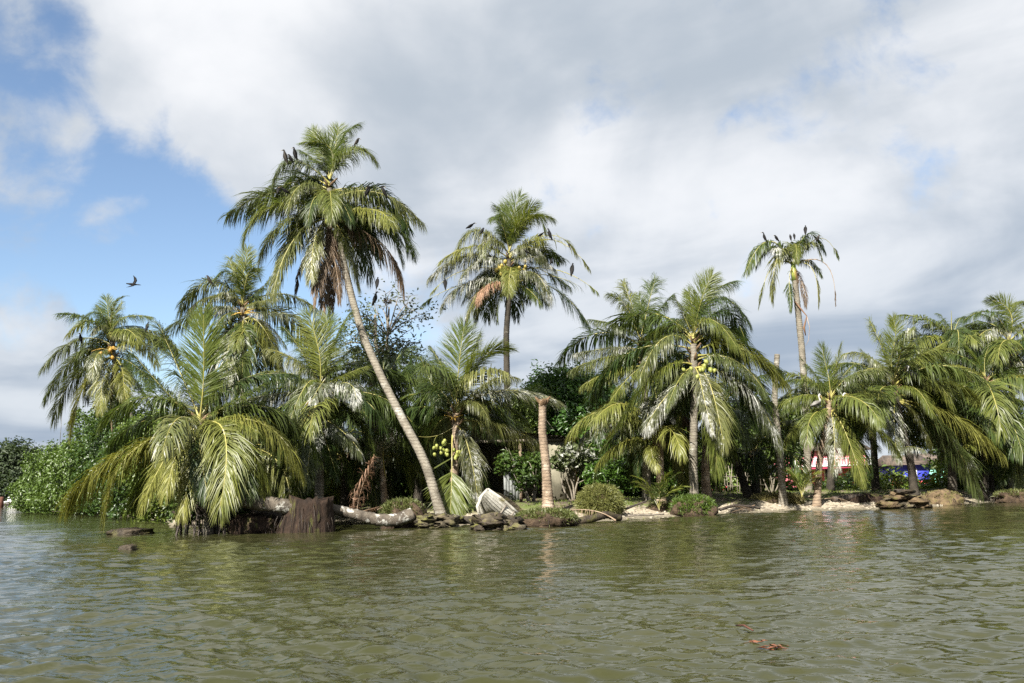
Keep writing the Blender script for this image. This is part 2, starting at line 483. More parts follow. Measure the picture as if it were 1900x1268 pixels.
# ------------------------------------------------------------------ water
def build_water():
    ang = np.concatenate([np.linspace(-1.45, -0.72, 24, endpoint=False), np.linspace(-0.72, 0.72, 430), np.linspace(0.72, 1.45, 25)[1:]])
    r = np.concatenate([np.geomspace(3.2, 62, 620, endpoint=False), np.geomspace(62, 4000, 50)])
    RR, AA = np.meshgrid(r, ang, indexing='ij')
    X, Y = RR * np.sin(AA), RR * np.cos(AA)
    g = np.random.default_rng(5)
    Z = np.zeros_like(X)
    n = 120
    lam = np.geomspace(0.10, 5.0, n) * g.uniform(0.92, 1.08, n)
    th = math.radians(6) + g.normal(0, 0.55, n)
    ph = g.uniform(0, 2 * np.pi, n)
    steep = np.interp(np.log(lam), np.log([0.1, 0.2, 0.6, 1.0, 1.6, 2.5, 5]), [0.046, 0.062, 0.040, 0.022, 0.012, 0.008, 0.005]) * g.uniform(0.6, 1.3, n) * 0.76
    drow = np.gradient(r)[:, None]
    # patches of livelier and calmer water
    patch = 0.82 + 0.50 * np.sin(X * 0.31 + 1.3 + 0.7 * np.sin(Y * 0.21)) * np.sin(Y * 0.27 + 0.4 + 0.8 * np.sin(X * 0.17))
    for i in range(n):
        k = 2 * np.pi / lam[i]
        a = steep[i] / k
        fade = np.clip(1.6 - 3.2 * drow / lam[i], 0, 1)
        arg = k * (X * math.sin(th[i]) + Y * math.cos(th[i])) + ph[i] + 0.5 * np.sin(X * 0.6 + i) 
        s = np.sin(arg)
        Z += a * fade * (s - 0.24 * np.cos(2 * arg)) * (patch if lam[i] < 2 else 1)
    V = np.stack([X, Y, Z], -1).reshape(-1, 3)
    na = len(ang)
    i = np.arange(len(r) - 1)[:, None] * na
    j = np.arange(na - 1)[None, :]
    Q = np.stack([i + j, i + j + 1, i + na + j + 1, i + na + j], -1).reshape(-1, 4)
    Q = Q[:, ::-1]
    m, t = new_mat('river_water')
    out = t.n('ShaderNodeOutputMaterial')
    geo = t.n('ShaderNodeNewGeometry')
    mp = t.n('ShaderNodeMapping')
    mp.inputs['Scale'].default_value = (0.55, 1.0, 1.0)
    t.link(geo.outputs['Position'], mp.inputs[0])
    pos = mp.outputs[0]
    bs = t.n('ShaderNodeBsdfPrincipled')
    col = t.mix(t.ss(t.noise(geo.outputs['Position'], 0.10, 3, 0.5), 0.35, 0.65), (0.029, 0.031, 0.011), (0.040, 0.040, 0.015))
    t.link(col, bs.inputs['Base Color'])
    bs.inputs['Roughness'].default_value = 0.06
    bs.inputs['IOR'].default_value = 1.333
    h = t.math('ADD', t.math('MULTIPLY', t.noise(pos, 4.0, 3, 0.6, 0.6), 0.7), t.math('MULTIPLY', t.noise(pos, 8.0, 2, 0.5, 0.4), 0.25))
    bp = t.n('ShaderNodeBump')
    bp.inputs['Strength'].default_value = 0.5
    bp.inputs['Distance'].default_value = 0.05
    t.link(h, bp.inputs['Height'])
    t.link(bp.outputs[0], bs.inputs['Normal'])
    t.link(bs.outputs[0], out.inputs[0])
    o = MB().add(V, [Q]).build('water', m, smooth=True)
    tag(o, 'rippled olive green river water', kind='structure')


build_water()

# ------------------------------------------------------------------ land
_sh = [W(*p) for p in [(300, 972), (440, 972), (560, 971), (640, 968), (700, 970), (790, 974), (900, 977), (960, 975), (1060, 971), (1140, 966),
                       (1250, 960), (1330, 955), (1480, 948), (1640, 945), (1780, 937), (1850, 932), (1895, 930)]]
SHX = np.array([-130, -100, -72, -63, -56, -40, -26, -17, -13.5] + [p[0] for p in _sh] + [34, 60, 130])
SHY = np.array([330, 300, 180, 128, 112, 84, 60, 44, 35] + [p[1] for p in _sh] + [48, 56, 70])


def shore(x):
    return np.interp(x, SHX, SHY)


def _hn(x, y):
    return (0.10 * np.sin(x * 0.83 + 1.1) * np.sin(y * 0.71 + x * 0.2) + 0.05 * np.sin(x * 2.3 + y * 1.1) + 0.035 * np.sin(x * 4.9 - y * 3.3 + 0.6))


def ground_z(x, y):
    d = (np.asarray(y, float) - shore(x))
    z = np.interp(d, [-3, 0, 1.2, 3.0, 5.0, 30, 200], [-0.5, -0.03, 0.16, 0.40, 0.55, 0.7, 1.5])
    return z + _hn(np.asarray(x, float), np.asarray(y, float)) * np.clip(d / 2.5, 0, 1)


def build_land():
    x = np.concatenate([np.linspace(-130, -20, 60, endpoint=False), np.linspace(-20, 34, 300), np.linspace(34, 130, 50)[1:]])
    d = np.concatenate([np.linspace(-3, 0, 8, endpoint=False), np.linspace(0, 10, 60, endpoint=False), np.geomspace(10, 200, 40)])
    X = np.repeat(x[None, :], len(d), 0)
    Y = shore(X) + d[:, None]
    Z = ground_z(X, Y)
    V = np.stack([X, Y, Z], -1).reshape(-1, 3)
    n = len(x)
    i = np.arange(len(d) - 1)[:, None] * n
    j = np.arange(n - 1)[None, :]
    Q = np.stack([i + j, i + j + 1, i + n + j + 1, i + n + j], -1).reshape(-1, 4)
    m, t = new_mat('river_bank')
    out = t.n('ShaderNodeOutputMaterial')
    geo = t.n('ShaderNodeNewGeometry')
    pos = geo.outputs['Position']
    sep = t.n('ShaderNodeSeparateXYZ')
    t.link(pos, sep.inputs[0])
    z = sep.outputs[2]
    nz = t.math('ADD', z, t.math('MULTIPLY', t.math('SUBTRACT', t.noise(pos, 1.1, 5, 0.6), 0.5), 0.5))
    sand = t.mix(t.noise(pos, 9, 5, 0.7), (0.25, 0.205, 0.14), (0.46, 0.40, 0.31))
    litter = t.mix(t.ss(t.noise(pos, 5.0, 6, 0.7), 0.52, 0.64), sand, (0.075, 0.05, 0.032))
    soil = t.mix(t.ss(t.noise(pos, 2.2, 5, 0.65), 0.4, 0.6), (0.075, 0.055, 0.035), (0.16, 0.125, 0.08))
    grass = t.mix(t.noise(pos, 6, 5, 0.7), (0.055, 0.085, 0.016), (0.14, 0.16, 0.035))
    soilg = t.mix(t.ss(t.noise(pos, 0.7, 4, 0.6), 0.46, 0.56), soil, grass)
    col = t.mix(t.ss(nz, 0.30, 0.46), litter, soilg)
    wet = t.ss(z, 0.02, 0.13)
    col = t.mix(wet, t.mix(0.65, col, (0.05, 0.045, 0.022)), col)
    bs = t.n('ShaderNodeBsdfPrincipled')
    t.link(col, bs.inputs['Base Color'])
    bs.inputs['Roughness'].default_value = 0.9
    bp = t.n('ShaderNodeBump')
    bp.inputs['Strength'].default_value = 0.8
    bp.inputs['Distance'].default_value = 0.08
    t.link(t.noise(pos, 7, 6, 0.7), bp.inputs['Height'])
    t.link(bp.outputs[0], bs.inputs['Normal'])
    t.link(bs.outputs[0], out.inputs[0])
    o = MB().add(V, [Q]).build('ground', m, smooth=True)
    tag(o, 'sandy river bank with soil and grass', kind='structure')


build_land()


def gpt(px, D):
    """ground point under photo column px at distance D"""
    p = P(px, 920, D)
    return np.array([p[0], D, float(ground_z(p[0], D))])


# ------------------------------------------------------------------ palm fronds
def bez(B, M, T, n):
    C = 2 * M - 0.5 * (B + T)
    t = np.linspace(0, 1, n)[:, None]
    return (1 - t) ** 2 * B + 2 * t * (1 - t) * C + t ** 2 * T


def frond_geo(B, M, T, head=None, nl=215, droop=0.65, ll=0.285, width=0.030, drop=0.05, bare=None, sag=0.0, vlift=0.35, ratt=0.12, twist=None,
              a0=68, a1=22, petiole=0.13, rr=0.042):
    """one pinnate leaf: a curved midrib with two rows of narrow hanging leaflets"""
    n = 40
    c = bez(B, M, T, n)
    seg = np.linalg.norm(np.diff(c, axis=0), axis=1)
    s = np.concatenate([[0], np.cumsum(seg)])
    L = s[-1]
    u = np.linspace(0, L, n)
    c = np.stack([np.interp(u, s, c[:, k]) for k in range(3)], -1)
    sway = rng.normal(0, 0.022) * L
    sw = nrm(np.cross(T - B, [0, 0, 1.0]) + np.array([1e-3, 0, 0]))
    c = c + sw * (sway * np.sin(np.linspace(0, 1, n) * math.pi * rng.uniform(1.0, 1.9)))[:, None]
    Tg = nrm(np.gradient(c, axis=0))
    if head is None:
        h = (T - B) * np.array([1, 1, 0])
        if np.linalg.norm(h) < 0.15:
            h = np.array([0, -1.0, 0])
    else:
        h = np.array(head, float)
    S = nrm(np.cross(h, [0, 0, 1.0]))
    tw = (rng.normal(0, 0.28) if twist is None else twist)
    mb = MB()
    rad = np.interp(np.linspace(0, 1, n), [0, 0.08, 0.25, 1], [rr * 1.7, rr, rr * 0.75, rr * 0.14]) * (L / 4.6)
    mb.tube(c[::3], rad[::3], 5, 1, cap=False)
    tt = np.linspace(petiole, 0.995, nl)
    nv, nf = 7, 3
    allV, Q, R3 = [], [], []
    for side in (-1, 1):
        t = np.clip(tt + rng.uniform(-0.4, 0.4, nl) * (tt[1] - tt[0]), 0, 1)
        fb, pb = rng.uniform(8, 17), rng.uniform(0, 6.28)
        t = np.clip(t + 0.55 / (2 * np.pi * fb) * np.sin(2 * np.pi * fb * t + pb), 0, 1)
        keep = rng.random(nl) > drop
        if bare:
            for (b0, b1, pr) in bare:
                keep &= ~((t > b0) & (t < b1) & (rng.random(nl) < pr))
        # torn gaps
        for _ in range(2):
            gc, gw = rng.uniform(0.2, 0.95), rng.uniform(0.005, 0.03)
            keep &= ~(np.abs(t - gc) < gw)
        t = t[keep]
        m = len(t)
        if m == 0:
            continue
        O = np.stack([np.interp(t * L, u, c[:, k]) for k in range(3)], -1)
        tg = nrm(np.stack([np.interp(t * L, u, Tg[:, k]) for k in range(3)], -1))
        Sx = S - tg * (tg @ S)[:, None]
        Sx = nrm(Sx)
        N = np.cross(Sx, tg)
        ang = tw * t
        Sr = Sx * np.cos(ang)[:, None] + N * np.sin(ang)[:, None]
        Nr = np.cross(Sr, tg)
        al = np.radians(np.interp(t, [petiole, 0.5, 1], [a0, a0 * 0.78, a1])) + rng.normal(0, 0.09, m) + 0.10 * np.sin(2 * np.pi * fb * t + pb + 1.0)
        be = vlift * (1 - 0.6 * t) + rng.normal(0, 0.12, m)
        d0 = nrm(np.cos(al)[:, None] * tg + np.sin(al)[:, None] * (side * Sr * np.cos(be)[:, None] + Nr * np.sin(be)[:, None]))
        prof = np.interp(t, [petiole, petiole + 0.12, 0.42, 0.75, 1.0], [0.5, 0.85, 1.0, 0.82, 0.42])
        ln = L * ll * 1.25 * prof * rng.uniform(0.82, 1.12, m)
        wv1 = np.sin(2 * np.pi * rng.uniform(1.5, 4.5) * t + rng.uniform(0, 6.28))
        wv2 = np.sin(2 * np.pi * rng.uniform(4, 9) * t + rng.uniform(0, 6.28))
        dr = np.clip(droop * rng.uniform(0.7, 1.3, m) * (1 + 0.22 * wv1 + 0.14 * wv2), 0, 0.97)
        down = np.array([0, 0, -1.0])
        pts = [O]
        ds = []
        for w, f in ((0.28, 0.34), (0.78, 0.33), (1.0, 0.33)):
            wk = (dr * w)[:, None]
            dk = nrm(d0 * (1 - wk) + down * wk + rng.normal(0, 0.05, (m, 3)))
            ds.append(dk)
            pts.append(pts[-1] + dk * (ln * f)[:, None])
        wv = nrm(tg - ds[0] * np.sum(tg * ds[0], -1)[:, None])
        rotn = rng.normal(0, 0.28, m)[:, None]
        wv = nrm(wv * np.cos(rotn) + np.cross(ds[0], wv) * np.sin(rotn))
        wd = (width * (L / 4.6) * rng.uniform(0.75, 1.2, m) * np.interp(t, [0, 0.2, 0.8, 1], [0.8, 1, 0.95, 0.6]))[:, None]
        V = np.stack([pts[0] - wv * wd * 0.30, pts[0] + wv * wd * 0.30,
                      pts[1] - wv * wd * 0.55, pts[1] + wv * wd * 0.55,
                      pts[2] - wv * wd * 0.42, pts[2] + wv * wd * 0.42, pts[3]], 1)
        b = (np.arange(m) * nv)[:, None]
        q = np.concatenate([b + np.array([0, 1, 3, 2]), b + np.array([2, 3, 5, 4])])
        tr = b + np.array([4, 5, 6])
        mb.add(V.reshape(-1, 3), [q, tr], 0)
    return mb, L


def put_frond(parent, B, M, T, kind='g', name='frond', **kw):
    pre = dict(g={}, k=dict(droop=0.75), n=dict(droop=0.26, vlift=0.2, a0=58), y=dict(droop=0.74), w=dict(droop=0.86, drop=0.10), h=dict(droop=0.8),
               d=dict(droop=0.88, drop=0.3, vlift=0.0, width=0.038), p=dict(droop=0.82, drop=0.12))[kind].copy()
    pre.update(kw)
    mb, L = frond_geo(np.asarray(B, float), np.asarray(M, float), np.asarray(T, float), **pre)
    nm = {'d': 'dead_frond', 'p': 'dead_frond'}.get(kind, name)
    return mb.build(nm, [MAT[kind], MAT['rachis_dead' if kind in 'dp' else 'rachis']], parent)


_coco = None


def coco_mesh():
    global _coco
    if _coco is None:
        mb = MB()
        mb.blob((0, 0, 0), (0.115, 0.115, 0.145), 8, 6, 0.03, 2)
        _coco = mb
    return _coco


_coco_data = {}


def coconuts(parent, c, n, spread, mat, size=1.0):
    for i in range(n):
        if mat not in _coco_data:
            o = coco_mesh().build('coconut', MAT[mat], None, smooth=True)
            _coco_data[mat] = o.data
        else:
            o = bpy.data.objects.new('coconut', _coco_data[mat])
            COL.objects.link(o)
        o.parent = parent
        a = rng.normal(0, 1, 3) * spread
        o.location = [float(v) for v in (np.asarray(c) + a - np.array(parent.location))]
        o.rotation_euler = (random.uniform(-.6, .6), random.uniform(-.6, .6), random.uniform(0, 6))
        o.scale = [size * random.uniform(0.8, 1.15)] * 3


def flower(parent, c, n=7, ln=0.7):
    mb = MB()
    for i in range(n):
        a = random.uniform(0, 6.28)
        d = np.array([math.cos(a), math.sin(a) - 0.4, random.uniform(0.1, 0.9)])
        d = nrm(d)
        p = [np.asarray(c) + d * ln * t + np.array([0, 0, -0.35]) * ln * t * t for t in (0.1, 0.4, 0.7, 1)]
        mb.tube(p, [0.02, 0.022, 0.018, 0.008], 4)
    mb.build('flower_stalk', MAT['flower'], parent)


def trunk_geo(path, r0, r1, ring=0.11, flare=1.6, sides=12, wob=0.02):
    path = np.asarray(path, float)
    # smooth the path
    s = np.concatenate([[0], np.cumsum(np.linalg.norm(np.diff(path, axis=0), axis=1))])
    L = s[-1]
    n = max(int(L / ring), 8)
    u = np.repeat(np.linspace(0, L, n), 2)
    u[1::2] += L / n * 0.72
    u = np.clip(u, 0, L)
    u = np.unique(u)
    # Catmull-like smoothing through fine sampling
    uf = np.linspace(0, L, 200)
    pf = np.stack([np.interp(uf, s, path[:, k]) for k in range(3)], -1)
    ker = np.hanning(35)
    ker /= ker.sum()
    pad = np.concatenate([2 * pf[:1] - pf[17:0:-1], pf, 2 * pf[-1:] - pf[-2:-19:-1]])
    pf = np.stack([np.convolve(pad[:, k], ker, 'valid') for k in range(3)], -1)
    pts = np.stack([np.interp(u, uf, pf[:, k]) for k in range(3)], -1)
    t = u / L
    r = r0 + (r1 - r0) * t + r0 * (flare - 1) * np.exp(-t * L / 0.55)
    saw = np.where(np.arange(len(u)) % 2 == 0, 1.06, 0.97) * (1 + rng.normal(0, 0.015, len(u)))
    mb = MB()
    mb.tube(pts, r * saw, sides, 0, True, wob)
    return mb


class Palm:
    def __init__(self, name, label, D, base, top, low=None, cat='palm tree', group='coconut palms on the river bank', trunk=None, r=(0.17, 0.12),
                 bark='bark', xf=(0, 0, 1.0), flare=1.6, basez=None):
        """base: photo column of the foot; top/low: photo pixels of crown top and bottom; xf: crop offset and scale of the frond list"""
        self.D = D
        self.xf = xf
        self.top = P(*self.px(top), D)
        self.low = P(*self.px(low if low else top), D)
        if trunk is not None:
            path = [P(x, y, d) for (x, y, d) in trunk]
            gz = float(ground_z(path[0][0], path[0][1]))
            path[0][2] = min(path[0][2], gz) - 0.25
        else:
            g = gpt(base, D)
            path = [g - np.array([0, 0, 0.25]), g * 0.5 + self.low * 0.5, self.low]
        path.append(self.low * 0.25 + self.top * 0.75)
        self.root = empty(name, (path[0][0], path[0][1], path[0][2] + 0.25))
        tag(self.root, label, cat, group)
        trunk_geo(path, r[0], r[1], flare=flare).build('trunk', MAT[bark], self.root, smooth=False)
        # leaf bases round the crown
        mb = MB()
        ax = self.top - self.low
        for i in range(9):
            a = i * 2.4
            b = self.low + ax * (i / 9.0) + np.array([math.cos(a), math.sin(a), 0]) * r[1] * 0.7
            d = nrm(np.array([math.cos(a), math.sin(a), 1.1]))
            mb.tube([b - d * 0.1, b + d * 0.18, b + d * 0.36], [r[1] * 0.5, r[1] * 0.36, 0.03], 5)
        mb.build('leaf_base', MAT['fibre'], self.root)

    def px(self, p):
        return (self.xf[0] + p[0] * self.xf[2], self.xf[1] + p[1] * self.xf[2])

    def fronds(self, specs, **kw0):
        for sp in specs:
            mx, my, tx, ty, dz, kind = sp[:6]
            kw = dict(kw0)
            if len(sp) > 6:
                kw.update(sp[6])
            b0 = kw.pop('base', None)
            M = P(*self.px((mx, my)), self.D + dz * 0.55)
            T = P(*self.px((tx, ty)), self.D + dz)
            if b0 is not None:
                B = P(*self.px(b0), self.D + kw.pop('bdz', 0.0))
            else:
                up = nrm(M - (self.top + self.low) / 2)[2]
                f = np.clip((up + 0.55) / 1.4, 0, 1)
                B = self.low + (self.top - self.low) * f
            put_frond(self.root, B, M, T, kind, **kw)

    def fill(self, n, L, kinds='gk', az=(0, 2 * math.pi), e0=(-0.1, 0.9), bend=(0.8, 1.5), **kw):
        for i in range(n):
            a = az[0] + (az[1] - az[0]) * ((i + random.random()) / n)
            e = random.uniform(*e0)
            b = random.uniform(*bend)
            l = L * random.uniform(0.85, 1.1)
            h = np.array([math.cos(a), math.sin(a), 0])
            f = np.clip((math.sin(e) + 0.5) / 1.4, 0, 1)
            B = self.low + (self.top - self.low) * f
            M = B + 0.5 * l * (h * math.cos(e - b * 0.25) + np.array([0, 0, 1]) * math.sin(e - b * 0.25))
            T = M + 0.5 * l * (h * math.cos(e - b * 0.9) + np.array([0, 0, 1]) * math.sin(e - b * 0.9))
            kk = dict(nl=110, width=0.050)
            kk.update(kw)
            put_frond(self.root, B, M, T, random.choice(kinds), **kk)


BACK = (0.15, math.pi - 0.15)
TUFT = dict(bare=[(0.0, 0.86, 0.97)], ll=0.15)
RAG = dict(bare=[(0.25, 0.6, 0.55)], drop=0.15)

# tall palm that leans to the left
pd_ = Palm('coconut_palm', 'tallest coconut palm, its long trunk leaning left, seven black birds in its crown', 36, 825, (640, 400), (630, 620), xf=(400, 200, 0.3312),
           trunk=[(826, 922, 32.4), (790, 858, 32.8), (745, 775, 33.5), (705, 695, 34.2), (672, 620, 35), (652, 550, 35.6), (636, 480, 36)], r=(0.175, 0.12))
pd_.fronds([(640, 225, 495, 195, -0.8, 'n', dict(ll=0.34, head=(-.2, -1, 0))), (600, 260, 545, 130, 0.7, 'n', dict(ll=.3, head=(-.2, 1, 0))), (668, 240, 690, 110, 0.6, 'n', dict(ll=.32, head=(.2, 1, 0))), (700, 190, 795, 95, 0.9, 'g', dict(ll=.3)), (770, 235, 900, 300, -0.6, 'g', dict(ll=.32)), (425, 300, 320, 450, -0.7, 'h'),
            (500, 425, 405, 560, -1.5, 'h'), (340, 475, 65, 600, 0.1, 'h'), (300, 560, 160, 740, -0.7, 'g'), (390, 640, 245, 850, -1.0, 'h'),
            (440, 740, 320, 1050, -1.2, 'h'), (560, 730, 530, 960, -1.0, 'h'), (650, 470, 650, 620, -2.3, 'y'), (900, 478, 1155, 640, -0.3, 'h', RAG),
            (880, 570, 985, 660, -1.5, 'y'), (930, 640, 1110, 810, 0.6, 'k'), (790, 690, 870, 910, 0.4, 'k'), (930, 760, 1050, 1010, 1.0, 'd', RAG),
            (715, 720, 800, 1000, -0.8, 'h'), (760, 560, 900, 780, 1.2, 'k'), (520, 560, 420, 760, 1.0, 'k'), (560, 300, 480, 240, 1.2, 'g'),
            (620, 900, 620, 1160, -0.3, 'd', dict(ll=.16)), (560, 880, 540, 1110, -0.5, 'd', dict(ll=.14)), (670, 860, 690, 1090, -0.6, 'd', dict(ll=.14)), (590, 840, 585, 1010, -0.8, 'd'),
            (720, 900, 770, 1110, 0.1, 'd'), (650, 930, 640, 1210, 0.3, 'd', dict(ll=.12)), (500, 830, 450, 1090, 0.4, 'd', dict(ll=.1)),
            (690, 520, 760, 640, -1.6, 'k'), (560, 500, 520, 640, -1.4, 'k')])
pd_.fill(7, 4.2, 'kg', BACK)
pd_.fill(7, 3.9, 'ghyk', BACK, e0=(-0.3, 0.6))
coconuts(pd_.root, P(598, 395, 35.4), 10, 0.26, 'coco_green')
coconuts(pd_.root, P(640, 400, 35.4), 5, 0.2, 'coco_green')

# palm with dark trunk standing clear against the clouds
ph_ = Palm('coconut_palm', 'slender palm standing clear of the others, dark trunk, yellow nuts, ragged tufted fronds', 46, 940, (585, 400), (588, 600), xf=(760, 340, 0.3155),
           trunk=[(944, 900, 46), (941, 720, 46), (939, 620, 46), (944, 560, 46)], r=(0.18, 0.14), bark='bark_dark')
ph_.fronds([(560, 230, 500, 130, -0.5, 'g'), (610, 190, 650, 75, 0.5, 'n', dict(ll=.32, head=(.2, 1, 0))), (650, 220, 745, 120, -0.3, 'n', dict(ll=.3, head=(.4, -1, 0))), (575, 260, 560, 140, 0.6, 'n', dict(ll=.3, head=(0, 1, 0))), (690, 215, 845, 205, 0.4, 'g'), (715, 190, 795, 285, -0.8, 'n'),
            (530, 220, 475, 220, -1.2, 'g'), (390, 278, 268, 430, -0.4, 'h'), (395, 368, 185, 455, -0.9, 'y', RAG), (345, 425, 118, 555, 0.2, 'w'),
            (340, 508, 130, 640, -0.8, 'y', TUFT), (320, 590, 80, 720, 0.4, 'g', TUFT), (340, 590, 190, 720, -0.8, 'w'), (420, 630, 335, 820, -1.0, 'h'),
            (470, 595, 395, 700, -1.6, 'p'), (515, 690, 520, 810, -0.4, 'g'), (590, 500, 590, 645, -2.2, 'y'), (810, 305, 975, 400, -0.4, 'y', dict(bare=[(0.45, 0.78, 0.97)])), (830, 330, 1055, 505, 0.3, 'y', TUFT),
            (850, 505, 1105, 640, -0.4, 'y', TUFT), (810, 540, 995, 605, 0.2, 'g', dict(bare=[(0.3, 1, 0.85)])), (840, 615, 1050, 830, 0.2, 'k', RAG), (735, 530, 830, 700, -1.2, 'w'),
            (690, 620, 770, 715, -1.0, 'k'), (640, 640, 670, 750, 0.3, 'k'), (710, 430, 860, 510, -1.0, 'w'), (740, 500, 940, 610, 0.6, 'k', RAG), (430, 450, 300, 560, -1.2, 'w'), (440, 520, 350, 660, 0.5, 'w'),
            (470, 330, 430, 430, -1.0, 'h'), (720, 380, 800, 480, -1.4, 'w')])
ph_.fill(6, 3.7, 'kgh', BACK)
ph_.fill(7, 3.4, 'ghyk', BACK, e0=(-0.3, 0.6))
coconuts(ph_.root, P(932, 500, 45.4), 13, 0.24, 'coco_yellow', 0.9)
coconuts(ph_.root, P(968, 495, 45.6), 4, 0.18, 'coco_yellow', 0.85)

# leftmost palm above the mangrove
pb_ = Palm('coconut_palm', 'leftmost coconut palm rising above the rounded mangrove thicket', 57, 262, (620, 400), (640, 560), xf=(60, 530, 0.2366),
           trunk=[(300, 905, 58), (258, 805, 57.6), (232, 750, 57.2), (215, 690, 57)], r=(0.2, 0.15))
pb_.fronds([(600, 250, 580, 95, 0.4, 'n', dict(ll=.3, head=(0, 1, 0))), (530, 225, 400, 255, -0.6, 'g'), (645, 160, 750, 80, -0.3, 'n', dict(ll=.1)), (710, 260, 935, 245, 0.2, 'g'), (555, 310, 465, 380, -1.5, 'h'),
            (690, 330, 860, 320, 1.0, 'k'), (350, 425, 78, 650, 0.2, 'h'), (370, 540, 98, 880, -0.5, 'h'), (320, 730, 175, 1050, -0.6, 'h'), (430, 740, 300, 1160, -0.8, 'y'),
            (520, 530, 468, 720, -2.2, 'h'), (560, 710, 530, 980, -1.4, 'y'), (700, 680, 750, 900, -1.5, 'y'), (610, 800, 620, 1000, 0.0, 'k'), (850, 345, 1025, 490, 0.3, 'h'),
            (860, 450, 970, 620, -1.2, 'y'), (800, 740, 960, 990, 0.5, 'k'), (790, 620, 940, 760, -0.6, 'k'), (620, 900, 632, 1240, 0.2, 'd', dict(ll=.06)), (500, 640, 430, 900, 0.8, 'k'),
            (560, 250, 500, 150, 0.8, 'g'), (650, 250, 700, 130, 0.9, 'g'), (660, 700, 690, 960, 0.7, 'k')])
pb_.fill(6, 4.4, 'kg', BACK)
pb_.fill(5, 4.0, 'ghyk', (0, 6.28), e0=(0.0, 1.1))
coconuts(pb_.root, P(200, 655, 56.2), 8, 0.3, 'coco_orange')
flower(pb_.root, P(198, 648, 56.2), 8, 0.9)

# second palm from the left, behind the water's edge
pc_ = Palm('coconut_palm', 'palm with orange flower stalks between the leftmost palm and the tallest one', 41, 452, (705, 530), (712, 680), xf=(300, 450, 0.213), r=(0.18, 0.14))
pc_.fronds([(655, 330, 600, 140, 0.5, 'g', dict(ll=.32, head=(-.3, 1, 0))), (715, 290, 742, 60, 0.2, 'n', dict(ll=.3, head=(0.1, 1, 0))), (775, 250, 850, 310, -0.8, 'n'), (600, 265, 470, 310, -0.6, 'g'), (425, 335, 165, 600, -0.2, 'h'),
            (540, 440, 375, 570, -1.0, 'h'), (400, 590, 25, 760, 0.1, 'h'), (480, 570, 290, 720, -1.2, 'w'), (880, 390, 945, 300, 0.8, 'k'), (960, 610, 1190, 640, -0.2, 'w'),
            (860, 720, 1060, 1110, -1.0, 'y'), (705, 770, 670, 920, -2.0, 'y'), (560, 810, 465, 920, -1.0, 'y'), (900, 700, 1080, 900, 0.4, 'w'), (820, 800, 900, 1050, -0.4, 'h'),
            (620, 850, 560, 1100, 0.2, 'w'), (540, 700, 380, 950, 0.6, 'h'), (800, 430, 900, 400, 1.0, 'k'), (580, 620, 470, 740, -1.5, 'h'), (850, 520, 1020, 480, -0.5, 'h'), (760, 900, 770, 1150, 0.2, 'd')])
pc_.fill(6, 4.2, 'kh', BACK)
pc_.fill(8, 4.0, 'hwk', (0, 6.28), e0=(-0.7, 0.0))
coconuts(pc_.root, P(432, 608, 40.4), 6, 0.2, 'coco_green')
flower(pc_.root, P(451, 583, 40.4), 10, 0.7)

# low palm that reaches over the water
pa_ = Palm('coconut_palm', 'low broad palm at the water edge, its fronds drooping into the river', 29.6, 378, (855, 640), (850, 690), xf=(0, 500, 0.4336),
           trunk=[(395, 978, 29.8), (385, 900, 29.7), (374, 830, 29.6)], r=(0.19, 0.15))
pa_.fronds([(868, 430, 876, 195, -0.6, 'n', dict(ll=0.30, nl=240, head=(0, -1, 0), twist=0.1, droop=.12, drop=.01, width=.034)), (720, 540, 575, 365, 0.2, 'g'), (770, 440, 680, 235, 0.6, 'g'), (960, 470, 1070, 340, 0.6, 'g'),
            (1010, 560, 1130, 490, 0.2, 'g'), (565, 780, 450, 1060, -0.8, 'y', dict(nl=100)), (520, 790, 300, 1010, 0.2, 'y'), (735, 770, 605, 1015, -1.4, 'y'),
            (965, 700, 935, 1020, -2.2, 'y', dict(head=(0.25, -1, 0), nl=240)), (845, 810, 775, 1040, -1.8, 'y', dict(head=(-.3, -1, 0))), (1010, 780, 1050, 960, -1.5, 'g', dict(head=(.4, -1, 0))), (1120, 660, 1295, 870, -0.4, 'y'),
            (1060, 780, 1130, 960, -1.0, 'y'), (790, 720, 700, 960, -2.0, 'y', dict(head=(-.5, -1, 0))), (880, 750, 880, 960, -2.0, 'k', dict(head=(0, -1, 0))), (680, 850, 560, 1040, 0.8, 'g'), (640, 640, 470, 760, 0.8, 'k'),
            (1000, 650, 1100, 700, -1.0, 'g'), (900, 560, 960, 430, 1.0, 'k'), (1050, 640, 1220, 720, 1.0, 'k'), (800, 830, 780, 1030, 0.8, 'k'), (1000, 850, 1060, 1020, 0.6, 'k')])
pa_.fill(6, 4.4, 'kg', BACK, e0=(-0.3, 0.7))
pa_.fill(5, 4.0, 'ghyk', (0, 6.28), e0=(0.0, 1.1))

